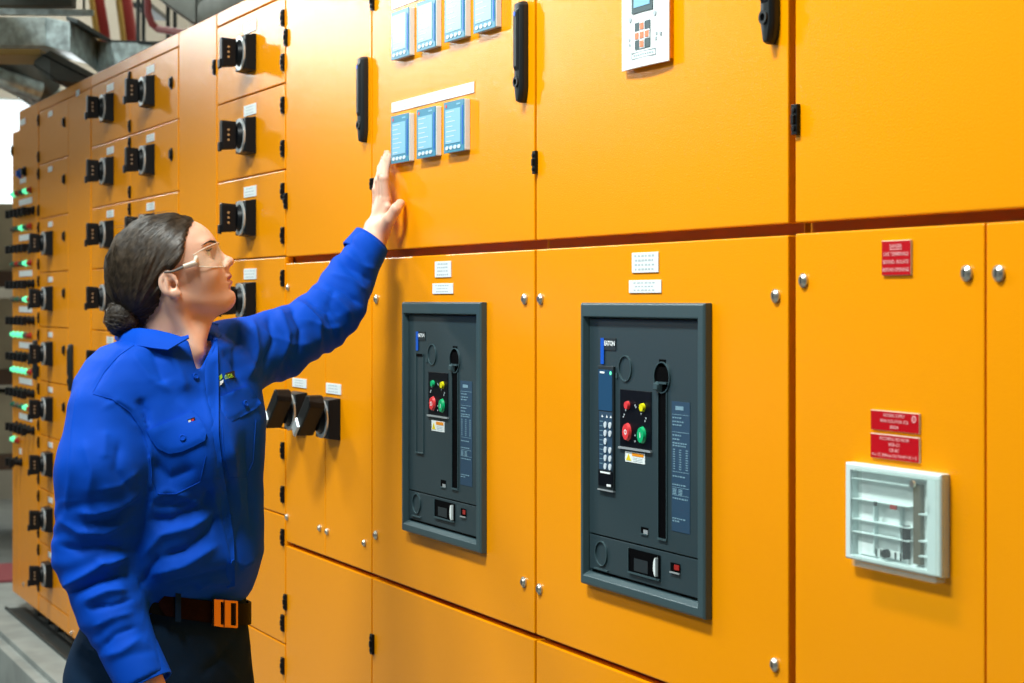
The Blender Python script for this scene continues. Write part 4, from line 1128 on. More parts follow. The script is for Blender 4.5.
# right and left arm cores with the hands
def merge(parts):
    V = []; Q = []; n = 0
    for v, q in parts: V.append(v); Q.append(q+n); n += len(v)
    return np.concatenate(V), np.concatenate(Q)
lo, hi = bounds([SL, EL, WL], 0.07); fd = Field(lo, hi, 0.006)
fd.d = fd.cone(SL, EL, 0.036, 0.034); fd.add(fd.cone(EL, WL, 0.036, 0.026), 0.02)
laV, laQ = fd.nets()
lo, hi = bounds([SR, ER, WR], 0.07); fd = Field(lo, hi, 0.006)
fd.d = fd.cone(SR, ER, 0.040, 0.037); fd.add(fd.cone(ER, WR, 0.037, 0.025), 0.02)
raV, raQ = fd.nets()
# left hand on the door, fingers up, thumb to the right
def hp(px, py, p): return P(px, py, p)
lo, hi = bounds([hp(364, 150, 0.0), hp(406, 262, 0.09), hp(364, 262, 0.09), hp(406, 150, 0)], 0.02)
fd = Field(lo, hi, 0.0014)
fd.d = fd.cone(hp(370, 250, 0.066), hp(375.5, 228, 0.043), 0.0260, 0.0235)
fd.add(fd.cone(hp(378, 238, 0.044), hp(383.5, 222, 0.034), 0.017, 0.016), 0.012)
fing = {'index': [(386.0, 200, 0.028), (384.3, 178.5, 0.033), (386.0, 166, 0.022), (389.3, 156.5, 0.0105)],
        'middle': [(382.6, 199, 0.030), (381.6, 176, 0.035), (384.2, 163.0, 0.024), (387.4, 153.5, 0.0105)],
        'ring': [(379.6, 201, 0.030), (379.0, 181, 0.033), (381.0, 168, 0.023), (384.2, 159.0, 0.0105)],
        'little': [(376.6, 206, 0.026), (376.0, 190, 0.028), (377.4, 180, 0.020), (380.0, 172, 0.0095)]}
fr_ = {'index': 0.0090, 'middle': 0.0090, 'ring': 0.0086, 'little': 0.0076}
for k_, ch_ in fing.items():
    r0 = fr_[k_]; p0_ = hp(*ch_[0])
    fd.add(fd.cone(hp(377.0, 229, 0.038), p0_, 0.0145, r0*1.22), 0.010)
tips = []
for k_, ch_ in fing.items():
    r0 = fr_[k_]; ps = [hp(*c_) for c_ in ch_]
    sub = fd.cone(ps[0], ps[1], r0*1.12, r0)
    sub = fd.smin(sub, fd.cone(ps[1], ps[2], r0, r0*0.90), 0.003)
    sub = fd.smin(sub, fd.cone(ps[2], ps[3], r0*0.90, r0*0.76), 0.003)
    fd.add(sub, 0.0022); tips.append((ps[2], ps[3], r0))
th = [hp(381.0, 231, 0.040), hp(389.5, 219, 0.034), hp(396.0, 209, 0.026), hp(400.3, 203.5, 0.0125)]
fd.add(fd.cone(th[0], th[1], 0.0165, 0.0130), 0.012)
fd.add(fd.cone(th[1], th[2], 0.0125, 0.0110), 0.004)
fd.add(fd.cone(th[2], th[3], 0.0112, 0.0092), 0.003); tips.append((th[2], th[3], 0.0112))
fd.add(fd.cone(hp(384.5, 217, 0.030), hp(388.0, 207, 0.028), 0.0105, 0.0075), 0.008)
lhV, lhQ = fd.nets(); lhV = relax(lhV, lhQ, 1, 0.4)
# right hand hanging below the cuff, slightly curled
HD = (WR - ER).normalized(); HDd = (HD*0.75 + Vector((0, 0, -1))*0.5).normalized()
hs = (FW*0.55 + RT*0.25); hs = (hs - HDd*hs.dot(HDd)).normalized(); hn = HDd.cross(hs).normalized()
HW = WR + HD*0.012
lo, hi = bounds([HW, HW + HDd*0.20, HW + HDd*0.2 + hn*0.06, HW + HDd*0.2 - hn*0.06], 0.06)
fd = Field(lo, hi, 0.0020)
fd.d = fd.cone(WR - HD*0.03, HW, 0.0245, 0.0215)
for i_, (u_, l_, r0) in enumerate(((-0.030, 0.070, 0.0092), (-0.010, 0.078, 0.0096), (0.010, 0.072, 0.0092), (0.028, 0.058, 0.0080))):
    kn = HW + HDd*(0.088 - abs(i_-1)*0.004) + hs*u_
    fd.add(fd.cone(HW + HDd*0.012 + hs*u_*0.4, kn, 0.0150, r0*1.25), 0.010)
for i_, (u_, l_, r0) in enumerate(((-0.030, 0.070, 0.0092), (-0.010, 0.078, 0.0096), (0.010, 0.072, 0.0092), (0.028, 0.058, 0.0080))):
    kn = HW + HDd*(0.088 - abs(i_-1)*0.004) + hs*u_
    a1 = kn + HDd*l_*0.42 + hn*l_*0.16; a2 = a1 + HDd*l_*0.22 + hn*l_*0.22; a3 = a2 + HDd*l_*0.08 + hn*l_*0.22
    fg = fd.cone(kn, a1, r0*1.1, r0); fg = fd.smin(fg, fd.cone(a1, a2, r0, r0*0.9), 0.003); fg = fd.smin(fg, fd.cone(a2, a3, r0*0.9, r0*0.78), 0.003)
    fd.add(fg, 0.002)
t0 = HW + HDd*0.02 - hs*0.020; t1 = t0 + HDd*0.038 - hs*0.022 + hn*0.012; t2 = t1 + HDd*0.030 - hs*0.004 + hn*0.012; t3 = t2 + HDd*0.022 + hn*0.010
fd.add(fd.cone(t0, t1, 0.0155, 0.0120), 0.010); fd.add(fd.cone(t1, t2, 0.0120, 0.0105), 0.003); fd.add(fd.cone(t2, t3, 0.0105, 0.0088), 0.003)
rhV, rhQ = fd.nets(); rhV = relax(rhV, rhQ, 1, 0.4)
V, Q = merge([(hV, hQ), (bV, bQ), (laV, laQ), (raV, raQ), (lhV, lhQ), (rhV, rhQ)])
body = np_mesh('body', V, Q, 'skin', person, PB)
# lips get their own colour on the body mesh
body.data.materials.append(M['lips'])
Vh = V - np.array(HO); lx, ly, lz = Vh @ np.array(HF), Vh @ np.array(HS), Vh @ np.array(HU)
lipv = (lx > 0.080) & (((lz + 0.0250)/0.0085)**2 + (ly/0.0215)**2 < 1.0)
mi = np.array([1 if lipv[q].sum() >= 3 else 0 for q in Q[:len(hQ)]] + [0]*(len(Q)-len(hQ)), dtype=np.int32)
body.data.polygons.foreach_set('material_index', mi)
def sphere_mb(c, r, n=20):
    mb = MB(); vs = []; fs = []
    for i in range(n+1):
        t = math.pi*i/n
        for j in range(2*n):
            p_ = math.pi*j/n; vs.append(Vector(c) + (AX[0]*math.cos(t) + AX[1]*math.sin(t)*math.cos(p_) + AX[2]*math.sin(t)*math.sin(p_))*r)
    for i in range(n):
        for j in range(2*n):
            k = (j+1) % (2*n); fs.append((i*2*n+j, i*2*n+k, (i+1)*2*n+k, (i+1)*2*n+j))
    return mb.add(vs, fs)
for s_ in (1, -1):
    ey = sphere_mb(H(0.0668, s_*0.031, 0.0295), 0.0128).build('eye', 'eye_white', person, smooth=True)
    sphere_mb(H(0.0712, s_*0.031, 0.0302), 0.0089, 12).build('iris', 'iris', ey, smooth=True)
    # lashes and eyebrow, fine strands
    mb = MB(); rr = random.Random(5)
    for i in range(26):
        t = i/25; a_ = (t-0.5)*1.9
        b0 = H(0.0668 + 0.0140*math.cos(a_), s_*(0.031 + 0.0140*math.sin(a_)), 0.0325)
        b1 = b0 + HF*0.0065*math.cos(a_) + HS*s_*0.004*math.sin(a_) + HU*0.0042
        mb.tube([b0, b0.lerp(b1, 0.5) - HU*0.0008, b1], [0.00035, 0.00028, 0.0001], 4)
    mb.build('eyelashes', 'hair_brown', ey)
# eyebrows laid onto the skin
bvh_body = BVHTree.FromPolygons([tuple(v) for v in hV.tolist()], [tuple(q) for q in hQ.tolist()])
def on_skin(p, d): 
    h_ = bvh_body.ray_cast(p, d, 0.2); return h_
for s_ in (1, -1):
    mb = MB(); rr = random.Random(7)
    for i in range(150):
        t = rr.random(); y = 0.008 + 0.042*t; z = 0.0430 + 0.0075*math.sin(t*2.2) - 0.004*t + rr.uniform(-0.0022, 0.0022)*(1.1-t)
        o_ = H(0.16, s_*y, z); hit = bvh_body.ray_cast(o_, -HF, 0.2)
        if hit[0] is None: continue
        p_ = hit[0]; n_ = hit[1] if hit[1].dot(HF) > 0 else -hit[1]
        dd = (HS*s_*0.9 + HU*(0.35-0.5*t) - HF*0.7*t); dd = (dd - n_*dd.dot(n_)).normalized()
        mb.tube([p_ + n_*0.0002, p_ + dd*0.0035 + n_*0.0009, p_ + dd*0.0070 + n_*0.0005], [0.0004, 0.00035, 0.00012], 4)
    if mb.v: mb.build('eyebrow', 'hair_brown', person)
# finger nails
for (a_, b_, r0) in tips:
    d_ = (b_-a_).normalized(); out = Vector((0, -1, 0)); out = (out - d_*out.dot(d_)).normalized(); sd_ = d_.cross(out).normalized()
    c_ = b_ - d_*0.002 + out*(r0*0.80)
    vs = []
    for lay in (0.0, 0.0007):
        for k in range(12):
            t = 2*math.pi*k/12; u = math.cos(t)*r0*0.60; w_ = math.sin(t)*0.0062
            vs.append(c_ + sd_*u + d_*w_ + out*(lay - (abs(u)/r0)**2*r0*0.42))
    MB().add(vs, [tuple(range(12, 24)), tuple(reversed(range(12)))] + [(i, (i+1) % 12, (i+1) % 12+12, i+12) for i in range(12)]).build('fingernail', 'nail', person, smooth=True)

# ---------------- hair
lo, hi = bounds([H(-0.115, 0, 0), H(0.08, 0, 0), H(0, 0.09, 0), H(0, -0.09, 0), H(0, 0, 0.135), H(-0.09, 0, -0.075)], 0.05)
fd = Field(lo, hi, 0.0025)
fd.d = E2 = fd.ell(H(-0.014, 0, 0.0445), AX, (0.0985, 0.0800, 0.0830))
fd.add(fd.ell(H(0.020, 0, 0.052), AX, (0.062, 0.0665, 0.0535)), 0.02)
fd.add(fd.ell(H(-0.060, 0, 0.010), AX, (0.052, 0.064, 0.060)), 0.03)
fd.add(fd.cone(H(-0.060, 0, -0.006), H(-0.082, 0.0, -0.034), 0.046, 0.032), 0.02)
qx = (fd.X-HO.x)*HF.x + (fd.Y-HO.y)*HF.y + (fd.Z-HO.z)*HF.z
qy = (fd.X-HO.x)*HS.x + (fd.Y-HO.y)*HS.y + (fd.Z-HO.z)*HS.z
qz = (fd.X-HO.x)*HU.x + (fd.Y-HO.y)*HU.y + (fd.Z-HO.z)*HU.z
hz_ = [-0.075, -0.045, -0.018, 0.004, 0.014, 0.022, 0.0315, 0.050, 0.073, 0.088, 0.102, 0.120]
hx_ = [-0.062, -0.045, -0.028, -0.016, 0.000, 0.012, 0.024, 0.037, 0.048, 0.062, 0.070, 0.072]
hl = np.interp(qz, hz_, hx_)
jit = 0.0022*np.sin(qz*900) + 0.0015*np.sin(qz*1700+1)
fd.keep((qx - hl - jit).astype(np.float32)*0.85, 0.006)
# leave the ears free
for s_ in (1, -1): fd.cut(fd.ell(H(-0.006, s_*0.080, 0.000), rotax(ea), (0.020, 0.022, 0.0275)), 0.004)
V, Q = fd.nets(); V = relax(V, Q, 2, 0.5); N = normals(V, Q)
Vh = V - np.array(HO); gx, gy, gz = Vh @ np.array(HF), Vh @ np.array(HS), Vh @ np.array(HU)
# combed ridges run from the hairline back to the bun: angle around the bun axis
bx_, bz_ = -0.088, -0.030
angc = np.arctan2(gz-bz_, gx-bx_)
rid = np.sin(angc*62 + 2.5*vnoise(V, 30, 3)) * 0.0007 + np.sin(angc*23 + 3*vnoise(V, 18, 4))*0.0011 + vnoise(V, 24, 8)*0.0013
V = V + N*rid[:, None]
hair = np_mesh('hair', V, Q, 'hair_brown', person, PB)
bvh_hair = BVHTree.FromPolygons([tuple(v) for v in V.tolist()], [tuple(q) for q in Q.tolist()])
# combed strands lying on the cap
rr = random.Random(11)
BC = H(-0.1060, 0.022, -0.026)          # bun centre
sv = []; sq = []
def strand(pts, r0, r1):
    n = len(pts); base = len(sv)
    for i, p_ in enumerate(pts):
        d_ = (pts[min(i+1, n-1)] - pts[max(i-1, 0)]).normalized(); a_ = d_.cross(UP).normalized() if abs(d_.z) < 0.95 else d_.cross(RT).normalized(); b_ = d_.cross(a_)
        r_ = r0 + (r1-r0)*i/(n-1)
        for k in range(3):
            t = 2*math.pi*k/3; sv.append(tuple(p_ + (a_*math.cos(t) + b_*math.sin(t))*r_))
    for i in range(n-1):
        for k in range(3):
            l = (k+1) % 3; sq.append((base+i*3+k, base+i*3+l, base+(i+1)*3+l, base+(i+1)*3+k))
cen = H(-0.015, 0, 0.040)
def hairpoint(d_):
    hit = bvh_hair.ray_cast(cen + d_*0.25, -d_, 0.3); return hit[0]
for i in range(2600):
    # start on the hairline or anywhere on the cap
    if i % 3 == 0:
        z_ = rr.uniform(0.0, 0.118); x_ = float(np.interp(z_, hz_, hx_)) - 0.002; sgn = 1 if rr.random() < 0.8 else -1
        yy = sgn*0.07*math.sqrt(max(0.0, 1-((z_-0.04)/0.085)**2)) + rr.uniform(-0.012, 0.012); start = H(x_, yy, z_)
    else:
        th_ = rr.uniform(0, 2*math.pi); ph_ = rr.uniform(-0.5, 1.4)
        start = cen + (HF*math.cos(th_)*math.cos(ph_) + HS*abs(math.sin(th_))*math.cos(ph_)*(1 if rr.random() < .8 else -1) + HU*math.sin(ph_))*0.09
    d0 = (start-cen).normalized(); d1 = (BC - cen + HU*0.012).normalized()
    lx0 = d0.dot(HF)
    if d0.angle(d1) > 3.0: continue
    nst = 14; pts = []; endt = rr.uniform(0.55, 1.0); off = rr.uniform(0.0003, 0.0016); sw = rr.uniform(-0.05, 0.05)
    sag = (HU*rr.uniform(0.05, 0.25))
    for k in range(nst):
        t = k/(nst-1)*endt
        d_ = d0.slerp(d1, t) + sag*math.sin(math.pi*t)*0.5 + HS*sw*math.sin(3*t)
        d_.normalize(); p_ = hairpoint(d_)
        if p_ is None: continue
        rel = p_ - HO
        if rel.dot(HF) > float(np.interp(rel.dot(HU), hz_, hx_)) + 0.003: continue
        pts.append(p_ + d_*off)
    if len(pts) < 5 or any((pts[k+1]-pts[k]).length > 0.03 for k in range(len(pts)-1)): continue
    strand(pts, 0.00042, 0.00030)
for i in range(46):                     # loose hairs above the crown
    t = rr.random(); d_ = (HF*rr.uniform(-0.5, 0.75) + HU*1.0 + HS*rr.uniform(-0.3, 0.4)).normalized(); p_ = hairpoint(d_)
    if p_ is None: continue
    L_ = rr.uniform(0.012, 0.035); back = -HF*rr.uniform(0.3, 1.0) + HS*rr.uniform(-0.3, 0.3)
    strand([p_, p_ + d_*L_*0.22 + back*L_*0.3, p_ + d_*L_*0.35 + back*L_*0.75, p_ + d_*L_*0.30 + back*L_*1.2], 0.00022, 0.00008)
for i in range(22):                     # short curls at the hairline of the forehead
    z_ = rr.uniform(0.070, 0.105); x_ = float(np.interp(z_, hz_, hx_)); p_ = H(x_-0.004, 0.045+rr.uniform(-0.02, 0.012), z_)
    hit = bvh_body.ray_cast(p_ + HS*0.05, -HS, 0.2)
    if hit[0] is None: continue
    p_ = hit[0]; a0 = rr.uniform(0, 6.28); R_ = rr.uniform(0.003, 0.007)
    strand([p_ + HS*0.002 + HF*R_*(math.cos(a0+k*0.7)-math.cos(a0)) + HU*R_*(math.sin(a0+k*0.7)-math.sin(a0)) for k in range(7)], 0.00022, 0.0001)
np_mesh('strands', np.array(sv), np.array(sq), 'hair_strand', hair, PB)
# bun of twisted curls
lo, hi = bounds([BC], 0.055); fd = Field(lo, hi, 0.002)
fd.d = fd.ell(BC, AX, (0.024, 0.030, 0.030))
for i in range(26):
    a0 = rr.uniform(0, 6.28); b0 = rr.uniform(-1.2, 1.2)
    d_ = (HF*math.cos(a0)*math.cos(b0) + HU*math.sin(a0)*math.cos(b0) + HS*math.sin(b0))
    if d_.dot(HF) > 0.6: continue
    tv = d_.cross(HS if i % 2 else HU).normalized(); R_ = 0.0275
    pp_ = [BC + (d_*math.cos(t) + tv*math.sin(t))*R_ for t in (-0.7, -0.25, 0.25, 0.7)]
    for k in range(3): fd.add(fd.cone(pp_[k], pp_[k+1], 0.0052, 0.0048), 0.0018)
V, Q = fd.nets(); V = relax(V, Q, 1, 0.4)
bun = np_mesh('bun', V, Q, 'hair_brown', hair, PB)
sv = []; sq = []
for i in range(420):
    a0 = rr.uniform(0, 6.28); b0 = rr.uniform(-1.4, 1.4)
    d_ = (HF*math.cos(a0)*math.cos(b0) + HU*math.sin(a0)*math.cos(b0) + HS*math.sin(b0)).normalized()
    tv = d_.cross(Vector((rr.uniform(-1, 1), rr.uniform(-1, 1), rr.uniform(-1, 1)))).normalized(); R_ = rr.uniform(0.030, 0.0345)
    sp_ = rr.uniform(0.5, 1.3)
    strand([BC + (d_*math.cos(t*sp_) + tv*math.sin(t*sp_))*(R_ + 0.0015*math.sin(5*t)) for t in (-0.8, -0.5, -0.2, 0.1, 0.4, 0.8)], 0.0005, 0.0003)
np_mesh('strands', np.array(sv), np.array(sq), 'hair_strand', hair, PB)
tq = H(-0.088, 0.034, -0.006)
MB().tube([tq + (HS*math.cos(t)*0.6 + HU*math.sin(t)*0.5 + HF*math.sin(t)*0.4)*0.014 for t in [i*0.45 for i in range(15)]], 0.0028, 8, caps=False).build('hair_tie', 'hair_tie', hair, smooth=True)

# ---------------- safety glasses
gl = MB()
def onhead(x, y, z): return H(x, y, z)
frn = []
for s_ in (1,):
    pass
lens_rows = []
U_ = [math.radians(a) for a in (-78, -62, -46, -31, -17, -6, 0, 6, 17, 31, 46, 62, 78)]
def lens_pt(a, v_):   # wrap-around lens: a = angle to the side, v_ = 0 bottom .. 1 top
    x_ = 0.034 + 0.0640*math.cos(a)**0.85; y_ = 0.0690*math.sin(a)
    drop = 0.013 if abs(a) > 0.2 else 0.002
    side = min(1.0, abs(a)/1.36)
    zb = (0.0085 if abs(a) < 0.12 else 0.0) + 0.0095*0 + 0.001 - 0.004*(1-side)*(abs(a) > 0.2) + 0.012*side**3
    zt = 0.0425 - 0.009*side**2
    return (x_, y_, zb + (zt-zb)*v_)
vs = []; fs = []; nn = len(U_)
for lay in (0.0, -0.0018):
    for a in U_:
        for v_ in (0.0, 0.33, 0.66, 1.0):
            x_, y_, z_ = lens_pt(a, v_); k_ = 1 + lay/0.06
            vs.append(H(0.034 + (x_-0.034)*k_, y_*k_, z_))
for i in range(nn-1):
    for j in range(3):
        a_, b_, c_, d_ = i*4+j, i*4+j+1, (i+1)*4+j+1, (i+1)*4+j
        fs += [(a_, b_, c_, d_), (a_+nn*4, d_+nn*4, c_+nn*4, b_+nn*4)]
for i in range(nn-1):
    for j in (0, 3): fs.append((i*4+j, (i+1)*4+j, (i+1)*4+j+nn*4, i*4+j+nn*4))
for i in (0, nn-1):
    for j in range(3): fs.append((i*4+j, i*4+j+1, i*4+j+1+nn*4, i*4+j+nn*4))
glasses = MB().add(vs, fs).build('safety_glasses', 'clear_lens', person, smooth=True)
mat('clear_rim', (0.75, 0.66, 0.55), 0.15, spec=0.8)
mat('temple_grey', (0.16, 0.15, 0.14), 0.3)
for v_ in (0.0, 1.0):
    MB().tube([H(*lens_pt(a, v_)) for a in U_], 0.0009, 8).build('lens_rim', 'clear_rim', glasses, smooth=True)
for s_ in (1, -1):
    A_ = H(lens_pt(U_[-1], 0)[0], s_*0.0695, 0.019)
    MB().tube([H(lens_pt(U_[-1], 0)[0]+0.004, s_*0.0660, 0.030), A_, H(0.028, s_*0.0725, 0.019)], [0.004, 0.0058, 0.0048], 10).build('hinge_block', 'clear_rim', glasses, smooth=True)
    MB().tube([H(0.030, s_*0.0735, 0.0195), H(0.010, s_*0.0765, 0.0180), H(-0.006, s_*0.0770, 0.0215)], [0.0026, 0.0020, 0.0018], 8).build('temple', 'temple_grey', glasses, smooth=True)

# ---------------- shirt
slv = [lv(338, 176, 0.085, 0.070, 38), lv(346, 172, 0.128, 0.088, 38), lv(358, 170, 0.150, 0.100, 38), lv(378, 168, 0.170, 0.114, 39), lv(420, 168, 0.180, 0.134, 40), lv(465, 168, 0.172, 0.138, 41),
       lv(520, 171, 0.166, 0.138, 43), lv(555, 172, 0.166, 0.134, 45), lv(578, 171, 0.158, 0.124, 46), lv(592, 170, 0.152, 0.116, 46), lv(602, 168, 0.144, 0.108, 46)]
lo, hi = bounds([W(60, 330, 3.05), W(262, 612, 3.45), W(70, 480, 2.99), W(120, 690, 2.98), W(150, 690, 3.1), WL, W(380, 222, 3.74)], 0.045)
fd = Field(lo, hi, 0.0040)
fd.d = fd.loft(slv, 2.25)
fd.add(fd.cone(W(165, 352, 3.245), W(112, 404, 3.15), 0.050, 0.056), 0.035)
fd.add(fd.cone(W(182, 352, 3.27), SL, 0.045, 0.058), 0.035)
# bust and blousing above the belt
fd.add(fd.ell(W(203, 452, 3.16), (RT, FW, UP), (0.060, 0.055, 0.070)), 0.04)
fd.add(fd.ell(W(226, 448, 3.25), (RT, FW, UP), (0.050, 0.055, 0.070)), 0.04)
fd.add(fd.ell(W(222, 558, 3.22), (RT, FW, UP), (0.052, 0.058, 0.040)), 0.04)
fd.add(fd.ell(W(175, 556, 3.17), (RT, FW, UP), (0.075, 0.055, 0.040)), 0.05)
arm = fd.cone(W(104, 414, 3.13), W(103, 470, 3.105), 0.063, 0.077)
arm = fd.smin(arm, fd.cone(W(103, 470, 3.105), W(96, 553, 3.12), 0.077, 0.069), 0.02)
arm = fd.smin(arm, fd.cone(W(95, 555, 3.12), W(111, 606, 3.09), 0.067, 0.055), 0.02)
arm = fd.smin(arm, fd.cone(W(110, 606, 3.09), W(142, 680, 3.045), 0.056, 0.043), 0.02)
fd.add(arm, 0.012)
arm = fd.cone(W(234, 358, 3.36), W(276, 345, 3.46), 0.070, 0.063)
arm = fd.smin(arm, fd.cone(W(276, 345, 3.46), W(320, 322, 3.575), 0.063, 0.056), 0.02)
arm = fd.smin(arm, fd.cone(W(320, 322, 3.575), W(349, 280, 3.645), 0.055, 0.046), 0.02)
arm = fd.smin(arm, fd.cone(W(349, 280, 3.645), P(376, 237, 0.060), 0.046, 0.034), 0.02)
fd.add(arm, 0.025)
fd.add(fd.ell(W(343, 308, 3.605), (RT, FW, UP), (0.038, 0.036, 0.040)), 0.04)
fd.keep(fd.plane(W(120, 603, ZB), (0, 0, -1)) - 10, 0)     # no change, keeps the box open below the belt line for the sleeve
# straight cuff ends
CLd = ((P(376, 237, 0.060) - W(349, 280, 3.645)).normalized()*0.7 + (RT*0.72 + UP*0.58 + FW*0.30).normalized()*0.3).normalized(); CL0 = P(371.0, 241.5, 0.064)
near = np.sqrt((fd.X-CL0.x)**2 + (fd.Y-CL0.y)**2 + (fd.Z-CL0.z)**2) - 0.14
cutp = np.maximum(-fd.plane(CL0, CLd), near); fd.cut(cutp.astype(np.float32), 0.002)
CRd = (W(152, 690, 3.045) - W(110, 606, 3.09)).normalized(); CR0 = W(145.5, 684, 3.05)
near = np.sqrt((fd.X-CR0.x)**2 + (fd.Y-CR0.y)**2 + (fd.Z-CR0.z)**2) - 0.12
fd.cut(np.maximum(-fd.plane(CR0, CRd), near).astype(np.float32), 0.002)
# opening for the neck and the open front
fd.cut(fd.cone(H(-0.020, 0, 0.02), W(176, 348, 3.252), 0.066, 0.066), 0.004)
vee = [(186, 325), (190, 345), (196.5, 371), (201, 368), (210, 350), (219, 330)]
def poly_dist(px, py, poly):
    """positive inside, in pixels"""
    d2 = np.full(px.shape, 1e9, dtype=np.float32); ins = np.zeros(px.shape, dtype=bool); n = len(poly)
    for i in range(n):
        ax, ay = poly[i]; bx, by = poly[(i+1) % n]; ex, ey = bx-ax, by-ay
        t = np.clip(((px-ax)*ex + (py-ay)*ey)/(ex*ex+ey*ey), 0, 1)
        d2 = np.minimum(d2, (px-ax-t*ex)**2 + (py-ay-t*ey)**2)
        c_ = ((ay > py) != (by > py)) & (px < (bx-ax)*(py-ay)/(by-ay+1e-9)+ax); ins ^= c_
    return np.where(ins, 1, -1)*np.sqrt(d2)
dz = (fd.X-CAM.x)*FW.x + (fd.Y-CAM.y)*FW.y; dxr = (fd.X-CAM.x)*RT.x + (fd.Y-CAM.y)*RT.y
gpx = 512 + F_PX*dxr/dz; gpy = HOR - F_PX*(fd.Z-CAM.z)/dz
dv = poly_dist(gpx, gpy, vee)/565.0
cutv = np.maximum(-dv, dz - 3.235).astype(np.float32)
fd.cut(cutv, 0.002)
# the torso part ends inside the belt
ts = np.maximum(ZB*0 + (W(0, 601, ZB).z - fd.Z), -(gpx - 133 - 0*gpy)/565.0)
fd.cut((-ts).astype(np.float32)*1.0 if False else -np.minimum(ts, 9).astype(np.float32)*0 + 1.0, 0)
V, Q = fd.nets(); V = relax(V, Q, 2, 0.5)
N = normals(V, Q); px, py, zz = to_px(V)
view = V - np.array(CAM); view /= np.linalg.norm(view, axis=1, keepdims=True)
facing = np.clip(-(N*view).sum(1)*2.2 + 0.15, 0, 1)
arm_near = poly_dist(px, py, [(60, 330), (112, 372), (146, 425), (148, 500), (133, 560), (146, 640), (166, 683), (166, 720), (60, 720), (30, 480)]) > -2
